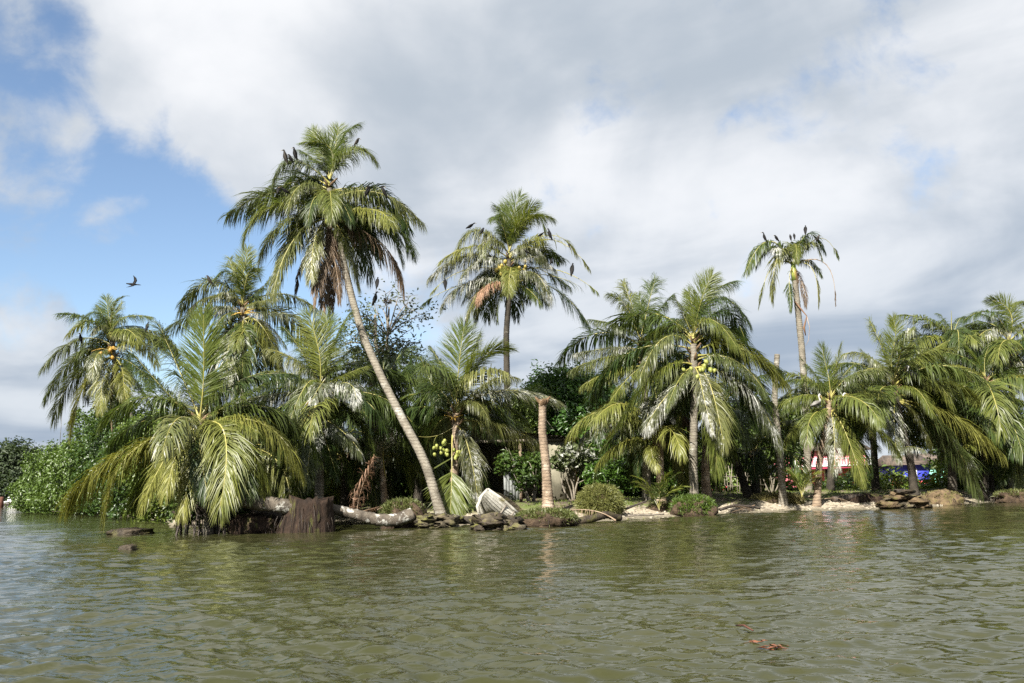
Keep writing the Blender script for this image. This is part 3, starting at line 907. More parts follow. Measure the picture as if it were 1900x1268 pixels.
# palm in the middle of the left clump
pe_ = Palm('coconut_palm', 'palm with orange nuts and whitened fronds left of the leaning trunk', 34, 592, (535, 430), (535, 590), xf=(400, 560, 0.3628), r=(0.18, 0.15))
pe_.fronds([(520, 250, 490, 60, -0.3, 'n', dict(ll=.33, head=(0.1, -1, 0))), (570, 220, 560, 70, 0.5, 'n'), (610, 210, 690, 55, 0.4, 'g'), (430, 240, 345, 130, 0.2, 'g'), (430, 310, 260, 240, -0.2, 'h'),
            (390, 462, 120, 510, -0.4, 'w', dict(drop=.02)), (470, 415, 385, 610, -1.2, 'g'), (550, 420, 478, 530, -2.0, 'w'), (670, 415, 725, 520, -1.6, 'w'), (650, 380, 770, 330, 0.2, 'g'), (660, 665, 745, 780, -1.4, 'w'),
            (495, 690, 465, 930, -1.2, 'h'), (575, 740, 620, 900, -0.8, 'k'), (620, 500, 730, 620, 0.4, 'k'), (400, 560, 250, 700, 0.6, 'k'), (440, 640, 330, 850, 0.2, 'k'),
            (700, 560, 800, 760, 0.8, 'k'), (640, 780, 700, 950, 0.2, 'k'), (540, 760, 520, 960, 0.8, 'k'), (400, 400, 240, 420, 0.9, 'h'), (650, 280, 740, 230, 1.0, 'k'), (450, 800, 400, 960, 0.6, 'g')])
pe_.fill(7, 4.2, 'k', BACK)
pe_.fill(7, 3.9, 'hgk', (0, 6.28), e0=(0.0, 1.1))
coconuts(pe_.root, P(590, 762, 33.3), 9, 0.26, 'coco_orange', 0.8)
flower(pe_.root, P(597, 752, 33.3), 9, 0.7)

# small palm right behind the leaning trunk
pf_ = Palm('coconut_palm', 'dark palm with yellow stalks and one dead brown frond behind the leaning trunk', 37.5, 716, (830, 700), (850, 830), xf=(400, 560, 0.3628), r=(0.14, 0.12), bark='bark_brown')
pf_.fronds([(815, 560, 795, 405, -0.4, 'd', dict(drop=.1, ll=.2)), (880, 540, 1000, 290, 0.2, 'k'), (960, 400, 1190, 560, 0.0, 'k', dict(ll=.24)), (900, 430, 1110, 300, 0.4, 'g'), (780, 600, 720, 500, 0.3, 'k'), (950, 790, 1110, 950, -0.2, 'y'),
            (880, 680, 985, 640, -2.2, 'w', dict(base=(870, 900))), (870, 480, 860, 300, 0.6, 'k'), (1000, 500, 1150, 760, 0.4, 'k'), (980, 640, 1120, 850, 0.6, 'k'), (760, 720, 690, 950, 0.2, 'k'), (930, 700, 1000, 950, -0.4, 'g'),
            (790, 780, 740, 930, -0.6, 'k'), (900, 360, 1000, 230, 1.2, 'k'), (1020, 420, 1230, 440, 0.9, 'k'), (1010, 580, 1200, 700, 1.2, 'k')])
pf_.fill(6, 4.4, 'k', BACK)

# palm by the ruined hut
pg_ = Palm('coconut_palm', 'palm with clusters of green coconuts and one long yellow frond hanging to the ground', 34.2, 846, (222, 400), (215, 500), xf=(780, 640, 0.2998),
           trunk=[(842, 935, 34.4), (843, 870, 34.3), (846, 820, 34.2)], r=(0.16, 0.14), bark='bark_brown')
pg_.fronds([(235, 170, 270, -110, -0.3, 'n', dict(ll=.33, head=(0.1, -1, 0))), (160, 190, 60, 15, 0.3, 'k'), (190, 230, 30, 110, -0.6, 'k'), (300, 140, 370, -70, 0.5, 'g'), (350, 110, 545, 15, -0.2, 'n'), (100, 290, 0, 80, 0.6, 'k'),
            (480, 290, 840, 340, -0.3, 'w', dict(drop=.03, droop=.45)), (420, 230, 600, 200, 0.6, 'h'), (450, 490, 740, 600, 0.5, 'h'), (290, 610, 355, 950, -1.0, 'w'), (185, 720, 190, 1060, -1.2, 'y', dict(bare=[(0, 0.5, 0.97)], ll=.34, droop=.3, head=(0, -1, 0), base=(200, 560), width=.07)),
            (90, 565, -40, 560, 0.0, 'y', dict(bare=[(0, 1, 0.98)])), (60, 250, -20, 440, 0.9, 'k'), (130, 330, 40, 460, -0.8, 'k'), (330, 350, 420, 460, -1.2, 'h'), (300, 640, 420, 880, 0.8, 'k'), (260, 760, 330, 960, 0.6, 'k'),
            (380, 420, 520, 480, 1.0, 'k'), (120, 480, 20, 700, 0.8, 'k')])
pg_.fill(6, 4.0, 'k', BACK)
pg_.fill(5, 3.7, 'gkh', (0, 6.28), e0=(0.0, 1.1))
coconuts(pg_.root, P(820, 838, 33.7), 16, 0.17, 'coco_green', 0.6)
coconuts(pg_.root, P(853, 840, 33.7), 14, 0.15, 'coco_green', 0.62)
flower(pg_.root, P(843, 778, 33.8), 8, 0.5)

# palm with pale upright trunk in the centre right
pj_ = Palm('coconut_palm', 'full crowned palm with straight pale trunk on a grassy mound', 36.5, 1287, (650, 330), (655, 480), xf=(1040, 500, 0.3786),
           trunk=[(1287, 925, 36.5), (1286, 860, 36.5), (1288, 780, 36.5), (1289, 700, 36.5)], r=(0.19, 0.14), flare=1.2)
pj_.fronds([(685, 170, 745, 30, -0.3, 'n', dict(ll=.33, head=(0.1, -1, 0))), (700, 150, 850, 60, 0.4, 'g'), (765, 140, 925, 260, 0.2, 'k'), (650, 200, 620, 110, 0.3, 'n'), (590, 200, 560, 130, -0.4, 'g'), (800, 200, 905, 340, 0.6, 'k'),
            (735, 245, 865, 385, -1.2, 'y'), (860, 375, 1110, 570, -0.6, 'y'), (900, 420, 1080, 500, 0.4, 'g'), (900, 570, 1075, 860, -0.4, 'w'), (730, 560, 800, 860, -1.2, 'h', dict(head=(.4, -1, 0))),
            (740, 690, 770, 980, -1.0, 'y'), (700, 560, 745, 800, -1.6, 'w', dict(head=(.3, -1, 0), ll=.2)), (510, 335, 390, 530, -0.8, 'h'), (480, 500, 295, 740, -0.6, 'g'), (540, 590, 425, 780, -0.9, 'w'), (590, 530, 520, 680, -1.4, 'h', dict(ll=.22)),
            (530, 430, 360, 600, 0.5, 'k'), (580, 620, 500, 830, 0.6, 'k'), (830, 520, 960, 760, 0.8, 'k'), (760, 640, 860, 900, 0.8, 'k'), (840, 440, 1000, 600, -1.2, 'h'), (560, 280, 430, 330, 0.6, 'g'), (780, 330, 980, 420, 0.9, 'g'),
            (740, 560, 850, 720, 0.3, 'k'), (600, 660, 560, 860, 0.2, 'k')])
pj_.fill(8, 4.8, 'kg', BACK)
coconuts(pj_.root, P(1312, 682, 36.0), 8, 0.16, 'coco_green', 0.8)
coconuts(pj_.root, P(1278, 697, 36.0), 6, 0.14, 'coco_green', 0.8)

pk_ = Palm('coconut_palm', 'palm with tall feathery fronds just left behind the pale trunked palm', 40, 1200, (390, 350), (410, 480), xf=(1040, 500, 0.3786), r=(0.18, 0.14))
pk_.fronds([(430, 180, 465, 45, -0.3, 'g', dict(ll=.33, head=(0.1, -1, 0))), (400, 230, 385, 130, 0.4, 'n'), (320, 180, 235, 120, 0.2, 'g'), (300, 285, 145, 245, -0.3, 'h'), (330, 270, 250, 340, 0.8, 'g'), (275, 385, 75, 410, 0.2, 'w'),
            (235, 430, 55, 490, -0.4, 'h'), (250, 500, 105, 570, -0.8, 'y'), (330, 530, 245, 650, -1.2, 'y'), (470, 220, 550, 125, 0.6, 'g'), (490, 330, 570, 430, -0.6, 'g'), (360, 560, 300, 740, 0.4, 'k'),
            (450, 560, 480, 760, 0.4, 'k'), (300, 600, 200, 720, 0.9, 'k'), (350, 200, 310, 60, 0.8, 'g'), (500, 280, 620, 240, 0.4, 'g'), (480, 480, 590, 600, 0.6, 'k')])
pk_.fill(7, 4.4, 'gk', BACK)

pl_ = Palm('coconut_palm', 'short stocky palm with fronds arching left towards the round bush', 38, 1226, (470, 780), (485, 880), xf=(1040, 500, 0.3786), r=(0.17, 0.15), bark='bark_brown')
pl_.fronds([(230, 695, 45, 800, -0.2, 'y'), (165, 775, 85, 880, 0.2, 'w', dict(base=(330, 760))), (320, 842, 180, 955, -0.8, 'y'), (505, 650, 555, 730, -1.2, 'w'), (440, 640, 425, 770, -1.4, 'w'), (450, 880, 470, 980, -1.4, 'y'), (520, 700, 640, 760, 0.4, 'd'),
            (400, 640, 330, 560, 0.2, 'k'), (360, 740, 260, 830, 0.5, 'k'), (560, 760, 660, 900, 0.3, 'k'), (600, 720, 640, 820, -0.4, 'd'), (470, 620, 500, 520, 0.5, 'g'), (400, 900, 380, 1000, -0.4, 'k')])
pl_.fill(6, 4.0, 'k', BACK)
pl_.fill(5, 3.7, 'ky', (0, 6.28), e0=(0.0, 1.1))

# palms on the right
po_ = Palm('coconut_palm', 'small bright palm with leaning brown trunk in front of the pink house', 40, 1520, (425, 745), (425, 800), xf=(1360, 420, 0.4259),
           trunk=[(1512, 915, 40), (1520, 860, 40), (1532, 800, 40)], r=(0.15, 0.13), bark='bark_brown')
po_.fronds([(410, 630, 388, 525, -0.2, 'n', dict(ll=.33, head=(0.1, -1, 0))), (445, 635, 468, 525, 0.3, 'n'), (475, 660, 530, 600, 0.6, 'g'), (320, 735, 225, 775, -0.4, 'y'), (320, 675, 210, 680, 0.3, 'g'), (345, 830, 325, 945, -1.4, 'y', dict(head=(-.5, -1, 0))),
            (300, 850, 210, 960, -0.6, 'y'), (530, 745, 595, 890, -0.8, 'y'), (485, 890, 565, 1110, -1.4, 'y', dict(head=(.5, -1, 0))), (610, 870, 725, 990, -0.4, 'y'), (560, 720, 670, 730, 0.4, 'g'), (440, 910, 440, 1060, -1.0, 'w', dict(head=(0, -1, 0))),
            (500, 820, 640, 960, 0.6, 'k'), (350, 640, 300, 580, 0.6, 'g'), (380, 900, 340, 1020, 0.3, 'k'), (520, 900, 590, 1060, 0.5, 'k'), (400, 860, 405, 1000, 0.3, 'd')])
po_.fill(5, 3.6, 'gk', BACK, e0=(0.3, 1.0))
po_.fill(5, 3.3, 'ghyk', (0, 6.28), e0=(0.0, 1.1))

pp_ = Palm('coconut_palm', 'large palm on the right with upright feathered frond and long fronds sweeping to the sand', 43, 1690, (700, 680), (705, 760), xf=(1360, 420, 0.4259),
           trunk=[(1697, 912, 43.5), (1690, 860, 43.3), (1672, 790, 43)], r=(0.19, 0.15), bark='bark_dark')
pp_.fronds([(702, 540, 688, 400, -0.4, 'n', dict(ll=.25, head=(0, -1, 0))), (645, 520, 595, 415, 0.3, 'g'), (765, 540, 835, 480, 0.5, 'g'), (590, 565, 475, 560, 0.1, 'h'), (620, 620, 520, 660, -0.6, 'h'), (840, 560, 935, 600, 0.3, 'y'),
            (840, 655, 955, 775, -1.0, 'y'), (790, 705, 865, 815, -1.6, 'y'), (910, 680, 1060, 750, 0.2, 'y'), (900, 870, 1068, 1150, -0.8, 'h', dict(nl=230)), (960, 830, 1175, 990, -0.2, 'y'), (630, 800, 560, 910, 0.2, 'k'),
            (640, 870, 720, 1000, -1.2, 'y', dict(base=(580, 800))), (700, 860, 725, 1010, -1.4, 'w', dict(head=(.2, -1, 0))), (760, 960, 840, 980, -1.2, 'w', dict(base=(690, 990))), (790, 820, 860, 960, -0.4, 'h'), (900, 900, 1010, 1090, 0.3, 'k'),
            (640, 640, 560, 540, 0.9, 'g'), (760, 620, 840, 620, 0.7, 'g'), (600, 740, 500, 820, 0.6, 'k'), (850, 760, 1000, 880, 0.7, 'k'), (880, 620, 1020, 640, 0.9, 'g')])
pp_.fill(8, 4.6, 'gk', BACK, e0=(0.2, 1.0))
pp_.fill(7, 4.2, 'ghyk', (0, 6.28), e0=(0.0, 1.1))

pq_ = Palm('coconut_palm', 'palm with one pale unopened spear leaf, second crown from the right edge', 50, 1768, (955, 500), (960, 560), xf=(1360, 420, 0.4259), r=(0.19, 0.15))
pq_.fronds([(952, 430, 950, 368, 0.0, 'y', dict(ll=.03, rr=.09)), (905, 440, 830, 430, -0.3, 'g'), (870, 490, 780, 510, 0.2, 'g'), (1000, 440, 1060, 430, 0.3, 'g'), (920, 410, 890, 380, 0.5, 'g'), (1000, 480, 1090, 560, -0.5, 'y'), (890, 560, 800, 640, -0.6, 'g'), (985, 410, 1010, 400, 0.9, 'g'), (1000, 600, 1080, 740, -0.8, 'h'),
            (930, 620, 900, 760, -1.2, 'g'), (860, 540, 760, 600, 0.8, 'k')])
pq_.fill(14, 4.0, 'gk', (0, 6.28))

pr_ = Palm('coconut_palm', 'palm at the right edge with orange nuts and a tall yellow ribbed frond', 48, 1878, (1205, 490), (1215, 580), xf=(1360, 420, 0.4259), r=(0.19, 0.15))
pr_.fronds([(1205, 370, 1110, 320, -0.3, 'n', dict(ll=.26, head=(-.15, -1, 0))), (1215, 360, 1265, 330, 0.6, 'g'), (1125, 375, 1005, 410, 0.2, 'g'), (1120, 450, 1025, 560, -0.8, 'w'), (1255, 420, 1300, 440, 0.2, 'g'), (1175, 555, 1125, 640, -1.4, 'w', dict(head=(-.5, -1, 0))), (1210, 610, 1215, 700, -1.8, 'w', dict(head=(0, -1, 0))),
            (1250, 580, 1290, 690, -1.0, 'w'), (1130, 530, 1040, 640, 0.6, 'k'), (1110, 600, 1010, 720, 0.2, 'g'), (1280, 500, 1360, 560, 0.0, 'h'), (1270, 640, 1340, 780, 0.2, 'k'), (1160, 420, 1080, 380, 0.8, 'g')])
pr_.fill(10, 4.8, 'gk', (0, 6.28))
pr_.fill(5, 4.4, 'ghyk', (0, 6.28), e0=(0.0, 1.1))
coconuts(pr_.root, P(1873, 665, 47.3), 10, 0.3, 'coco_orange', 0.9)

ps_ = Palm('coconut_palm', 'leafy green palm filling the gap below the spear leaf palm', 46, 1825, (1100, 660), (1100, 740), xf=(1360, 420, 0.4259), r=(0.18, 0.15), bark='bark_dark')
ps_.fronds([(1000, 570, 850, 545, 0.2, 'g'), (1010, 620, 900, 600, -0.4, 'y'), (1180, 760, 1225, 880, -0.6, 'y'), (1040, 720, 1160, 970, -0.9, 'y'), (1020, 700, 920, 780, -0.8, 'g'), (1100, 560, 1150, 500, 0.4, 'g'), (1060, 580, 1000, 510, 0.6, 'n'), (1190, 640, 1280, 720, 0.0, 'g'),
            (1150, 740, 1200, 860, -1.2, 'g'), (1030, 820, 960, 960, 0.1, 'w'), (1110, 860, 1130, 1050, 0.3, 'k'), (980, 660, 850, 720, 0.6, 'h'), (1180, 840, 1290, 1000, 0.2, 'k')])
ps_.fill(14, 4.6, 'gkgy', (0, 6.28), e0=(-0.4, 0.7))

pt_ = Palm('coconut_palm', 'low yellowing palm at the right edge just above the bank', 45.5, 1895, (1235, 950), (1238, 990), xf=(1360, 420, 0.4259), r=(0.15, 0.13), bark='bark_dark')
pt_.fronds([(1200, 870, 1180, 960, -0.8, 'g'), (1230, 840, 1240, 760, 0.2, 'n'), (1200, 1010, 1110, 1020, -0.2, 'y'), (1240, 1060, 1240, 1150, -1.0, 'y', dict(head=(0, -1, 0))), (1160, 990, 1080, 1070, 0.4, 'k'), (1270, 860, 1330, 900, 0, 'g'), (1185, 920, 1120, 900, 0.6, 'g'), (1190, 1060, 1150, 1120, -0.6, 'k')])
pt_.fill(8, 3.4, 'gk', (0, 6.28))

# royal palm, thin crown on a long ringed trunk
def royal():
    D = 52
    pts = [(1499, 905, D), (1497, 780, D), (1488, 650, D), (1480, 570, D), (1475, 520, D)]
    path = [P(*p) for p in pts]
    path[0][2] = float(ground_z(path[0][0], path[0][1])) - 0.2
    root = empty('royal_palm', (path[0][0], path[0][1], path[0][2] + 0.2))
    tag(root, 'tall thin royal palm with ringed grey trunk and sparse drooping crown', 'palm tree')
    trunk_geo(path, 0.215, 0.175, ring=0.22, flare=1.3).build('trunk', MAT['bark'], root)
    a, b = P(1475, 521, D), P(1471, 487, D)
    MB().tube([a, a * .6 + b * .4, b], [0.2, 0.19, 0.11], 10).build('crownshaft', MAT['royal_green'], root, smooth=True)
    s, ox, oy = 0.2129, 1350, 410
    def q(x, y, dz):
        return P(ox + x * s, oy + y * s, D + dz)
    B = P(1472, 492, D)
    F = [(360, 175, 160, 440, -0.4, 'k', {}), (400, 225, 250, 400, 0.5, 'k', {}), (440, 300, 400, 690, -1.0, 'h', dict(ll=.24)), (590, 190, 600, 360, -1.0, 'g', dict(head=(0, -1, 0))), (540, 200, 520, 340, 0.8, 'g', {}),
         (690, 120, 850, 260, 0.2, 'k', {}), (720, 190, 820, 330, -0.6, 'h', {}), (800, 150, 970, 310, 0.5, 'k', TUFT), (700, 350, 820, 480, 0.3, 'k', {}), (740, 420, 790, 740, -0.4, 'h', dict(bare=[(0, .5, .97)], ll=.2)),
         (390, 400, 270, 750, 0.1, 'y', dict(bare=[(0, .6, .98)], ll=.16)), (850, 380, 945, 730, 0.2, 'd', dict(bare=[(0, .8, .98)], ll=.1, drop=.05)), (545, 520, 545, 790, -0.8, 'k', dict(bare=[(0, .4, .95)], ll=.16)), (650, 540, 680, 740, -0.5, 'd', {}),
         (420, 240, 480, 310, -1.2, 'w', {}), (640, 170, 700, 230, 1.0, 'h', {})]
    for mx, my, tx, ty, dz, k, kw in F:
        kk = dict(nl=105, droop=0.78, ll=0.24, width=0.055)
        kk.update(kw)
        put_frond(root, B, q(mx, my, dz * .5), q(tx, ty, dz), k, **kk)
    # a dry sheath hanging from the trunk
    MB().tube([q(585, 700, -0.25), q(640, 770, -0.35), q(690, 830, -0.35), q(665, 930, -0.3), q(680, 1000, -0.3)], [0.03, 0.05, 0.03, 0.07, 0.03], 5).build('dry_sheath', MAT['p'], root)
    MB().tube([q(690, 830, -0.35), q(715, 930, -0.3), q(705, 1040, -0.3), q(680, 1090, -0.3)], [0.02, 0.015, 0.012, 0.008], 4).build('dry_stalk', MAT['rachis_dead'], root)


royal()


# headless trunks
def stump(name, label, path, r0, r1, bark, flare, ring=0.1, crown=True):
    path = [np.asarray(p, float) for p in path]
    gz = float(ground_z(path[0][0], path[0][1]))
    path[0][2] = gz - 0.15
    root = empty(name, (path[0][0], path[0][1], gz))
    tag(root, label, 'palm stump', 'headless palm trunks')
    trunk_geo(path, r0, r1, ring=ring, flare=flare, sides=14, wob=0.025).build('trunk', MAT[bark], root)
    if crown:
        mb = MB()
        t = path[-1]
        for i in range(11):
            a = i * 2.4
            d = np.array([math.cos(a), math.sin(a), 1.3])
            b = t + np.array([math.cos(a), math.sin(a), 0]) * r1 * 0.75 - np.array([0, 0, 0.12 + 0.03 * (i % 4)])
            mb.tube([b - d * .06, b + d * 0.08, b + d * 0.16 * random.uniform(.5, 1.2)], [0.07, 0.075, 0.02], 5, jitter=.1)
        mb.build('frond_stub', MAT['fibre'], root)


stump('palm_stump', 'bare brown palm trunk with its top cut off, beside the hut', [P(1017, 925, 33.4), P(1013, 860, 33.4), P(1006, 800, 33.4), P(1007, 742, 33.4)], 0.185, 0.14, 'bark_brown', 1.6)
stump('palm_stump', 'thin leaning headless trunk with broken top left of the royal palm', [P(1452, 915, 40.2), P(1446, 830, 40.2), P(1437, 740, 40.2), P(1442, 658, 40.2)], 0.155, 0.12, 'bark', 1.5, crown=False)


# ------------------------------------------------------------------ broad-leaved plants
def leaf_cloud(mb, C, N, ln, wd, fold=0.25, mat=0):
    """folded diamond leaves at points C facing roughly N"""
    m = len(C)
    N = nrm(N)
    r = nrm(rng.normal(size=(m, 3)))
    ax = nrm(np.cross(N, r))
    sd = np.cross(N, ax)
    l = (ln * rng.uniform(0.65, 1.25, m))[:, None]
    w = (wd * rng.uniform(0.7, 1.2, m))[:, None]
    base = C - ax * l * 0.5
    tip = C + ax * l * 0.5 - N * l * 0.12
    a = C + sd * w * 0.5 + N * w * fold
    b = C - sd * w * 0.5 + N * w * fold
    V = np.stack([base, a, tip, b], 1).reshape(-1, 3)
    i = (np.arange(m) * 4)[:, None]
    F = np.concatenate([i + np.array([0, 1, 2]), i + np.array([0, 2, 3])])
    mb.add(V, [F], mat)


def crown_geo(ells, dens, ln, wd, clump=0.35, per=16, lump=0.16, inner=0.25, zmin=None, up=0.45):
    """leaf clumps spread over and into lumpy ellipsoids; dens = clumps per square metre of surface"""
    mb = MB()
    for (c, r) in ells:
        c, r = np.asarray(c, float), np.asarray(r, float)
        area = 4 * np.pi * ((r[0] * r[1]) ** 1.6 / 3 + (r[0] * r[2]) ** 1.6 / 3 + (r[1] * r[2]) ** 1.6 / 3) ** (1 / 1.6)
        n = max(int(area * dens * 0.76), 6)
        d = nrm(rng.normal(size=(n, 3)))
        k = rng.normal(size=(6, 3)) * 2.6
        o = rng.uniform(0, 6.28, 6)
        h = sum(np.sin(d @ k[i] * (1 + .5 * i) + o[i]) / (1 + .4 * i) for i in range(6)) * lump
        rad = (1 + h) * np.where(rng.random(n) < inner, rng.uniform(0.45, 0.9, n), rng.uniform(0.90, 1.06, n))
        cc = c + d * r * rad[:, None]
        nn = nrm(d / r)
        C = np.repeat(cc, per, 0) + rng.normal(size=(n * per, 3)) * clump * 0.5
        N = np.repeat(nn, per, 0) * 0.7 + rng.normal(size=(n * per, 3)) * 0.55 + np.array([0, 0, up])
        if zmin is not None:
            kk = C[:, 2] > zmin
            C, N = C[kk], N[kk]
        leaf_cloud(mb, C, N, ln * 1.1, wd * 1.12)
    return mb


def limbs(base, tops, r0, bend=0.3, sub=0):
    mb = MB()
    base = np.asarray(base, float)
    for t in tops:
        t = np.asarray(t, float)
        m = base * 0.55 + t * 0.45 + rng.normal(size=3) * bend
        p = bez(base, m, t, 8)
        mb.tube(p, np.linspace(r0, r0 * 0.2, 8), 6, jitter=.05)
        for _ in range(sub):
            q = p[rng.integers(3, 7)]
            e = q + (t - base) * 0.25 + rng.normal(size=3) * np.linalg.norm(t - base) * 0.16
            mb.tube([q, (q + e) / 2 + rng.normal(size=3) * 0.05, e], [r0 * .4, r0 * .25, r0 * .08], 4)
    return mb


def bush(name, label, cat, ells, dens, ln, wd, mat, group=None, trunk=True, bark='twig', nt=6, r0=0.06, **kw):
    c0 = np.asarray(ells[0][0], float)
    g = np.array([c0[0], c0[1], float(ground_z(c0[0], c0[1]))])
    g[2] = max(g[2], -0.2)
    root = empty(name, g)
    tag(root, label, cat, group)
    crown_geo(ells, dens, ln, wd, **kw).build('crown', MAT[mat], root)
    if trunk:
        tops = []
        for (c, r) in ells:
            for _ in range(max(nt // len(ells), 2)):
                tops.append(np.asarray(c) + nrm(rng.normal(size=3) + np.array([0, 0, 1.0])) * np.asarray(r) * 0.75)
        limbs(g - np.array([0, 0, 0.15]), tops, r0, 0.2, 2).build('trunk', MAT[bark], root)
    return root


def el(px, py, D, rx, ry, rz):
    """ellipsoid with its middle at a photo pixel and D metres out; radii in metres"""
    return (P(px, py, D), (rx, ry, rz))


# mangrove thicket to the left, running back along the river
bush('mangrove', 'rounded glossy mangrove thicket standing in the water at far left', 'mangrove',
     [el(118, 912, 92, 3.4, 5, 2.9), el(156, 890, 84, 3.6, 5, 3.4), el(202, 868, 74, 3.7, 5, 4.0), el(86, 928, 96, 2.2, 4, 1.7), el(188, 914, 76, 4.3, 3, 2.4)],
     9, 0.27, 0.15, 'mangrove', clump=0.40, per=15, zmin=0.10, inner=0.3, r0=0.10, nt=12)
bush('mangrove', 'mangrove thicket below the leftmost palm, behind the drooping fronds', 'mangrove',
     [el(235, 850, 63, 3.4, 4, 4.0), el(290, 880, 56, 3.2, 4, 3.4)], 9, 0.24, 0.135, 'mangrove', clump=0.36, per=14, zmin=0.10, inner=0.3, r0=0.09, nt=8)
bush('sea_almond_shrub', 'bright yellow green shrub under the leftmost palm', 'shrub',
     [el(278, 812, 51, 1.5, 1.4, 1.3), el(320, 835, 50, 1.6, 1.4, 1.5), el(300, 860, 50, 2.0, 1.4, 1.4)], 17, 0.24, 0.12, 'almond', clump=0.32, per=14, inner=0.3)

# glossy round tree behind the hut
bush('mango_tree', 'dense round glossy green tree behind the hut', 'tree',
     [el(1045, 735, 54, 1.9, 2.2, 1.6), el(1085, 755, 54, 2.2, 2.4, 2.0), el(1015, 775, 54, 2.0, 2.0, 1.8), el(1060, 800, 53, 2.6, 2.4, 2.0), el(1120, 780, 55, 1.8, 2, 2)],
     15, 0.27, 0.10, 'mango', clump=0.40, per=14, r0=0.16, inner=0.3, nt=10)
bush('fruit_tree', 'yellow green tree between the hut and the slender palm', 'tree',
     [el(975, 775, 52, 1.4, 1.6, 1.3), el(940, 785, 53, 1.6, 1.6, 1.2), el(990, 745, 52, 1.0, 1.2, 0.9)], 18, 0.19, 0.09, 'almond', clump=0.34, per=14, r0=0.1)

# sparse tree with a nest
def sparse_tree():
    D = 44
    g = gpt(722, D)
    root = empty('sparse_tree', g)
    tag(root, 'half bare tree with thin grey branches holding a small stick nest', 'tree')
    mb = MB()
    trunk = [g - np.array([0, 0, .2]), P(720, 780, D), P(716, 680, D), P(720, 600, D), P(722, 570, D)]
    mb.tube(trunk, [0.16, 0.13, 0.10, 0.06, 0.04], 8)
    mb.tube([P(716, 690, D), P(697, 640, D - .2), P(696, 584, D - .3)], [0.09, 0.09, 0.07], 7)
    tips = [(714, 540), (740, 548), (762, 560), (774, 575), (790, 588), (762, 612), (775, 640), (700, 566), (680, 585), (660, 590), (655, 620), (668, 650), (640, 640), (760, 660), (745, 585), (690, 560), (778, 660), (735, 640), (640, 600)]
    ends = []
    for (x, y) in tips:
        t = P(x, y, D + rng.normal(0, 0.7))
        b = np.array(trunk[2]) * 0.3 + np.array(trunk[3]) * 0.7 if y < 600 else np.array(trunk[2]) * 0.75 + np.array(trunk[3]) * 0.25
        mid = b * 0.5 + t * 0.5 + np.array([0, 0, 0.25]) + rng.normal(size=3) * 0.12
        p = bez(b, mid, t, 7)
        mb.tube(p, np.linspace(0.045, 0.010, 7), 5)
        for k in (3, 4, 5):
            e = p[k] + rng.normal(size=3) * np.array([.45, .45, .35]) + (t - b) * 0.12
            mb.tube([p[k], (p[k] + e) / 2 + rng.normal(size=3) * .04, e], [0.016, 0.012, 0.006], 4)
            ends.append((e, y))
        ends.append((t, y))
    mb.build('trunk', MAT['twig'], root)
    lf = MB()
    for e, y in ends:
        n = 7 if y < 575 else 16
        if y < 556:
            n = 2
        C = e + rng.normal(size=(n, 3)) * 0.22
        leaf_cloud(lf, C, rng.normal(size=(n, 3)) * .6 + np.array([0, -0.2, .7]), 0.22, 0.10)
    e2 = crown_geo([el(690, 645, D, 1.2, 1.2, 0.9), el(740, 665, D, 1.1, 1.2, 0.8), el(715, 700, D, 2.0, 1.4, 1.2), el(680, 612, D, .7, .8, .6), el(672, 680, D, 1.0, 1, .9)], 6, 0.21, 0.09, clump=0.4, per=9, inner=.4)
    lf.v += e2.v
    lf.f += [f + lf.n for f in e2.f]
    lf.m += e2.m
    lf.n += e2.n
    lf.build('crown', MAT['sparse'], root)
    ne = MB()
    c = P(720, 560, D - 0.1)
    for i in range(46):
        a = rng.uniform(0, 6.28)
        r = rng.uniform(0.10, 0.22)
        q = c + np.array([math.cos(a) * r, math.sin(a) * r, rng.uniform(-0.07, 0.07)])
        d = np.array([-math.sin(a), math.cos(a), rng.normal(0, .25)]) + rng.normal(size=3) * .25
        ne.tube([q - d * .12, q + d * .12], 0.012, 3)
    o = ne.build('bird_nest', MAT['nest'])
    tag(o, 'small stick nest in the top of the half bare tree', 'nest')


sparse_tree()

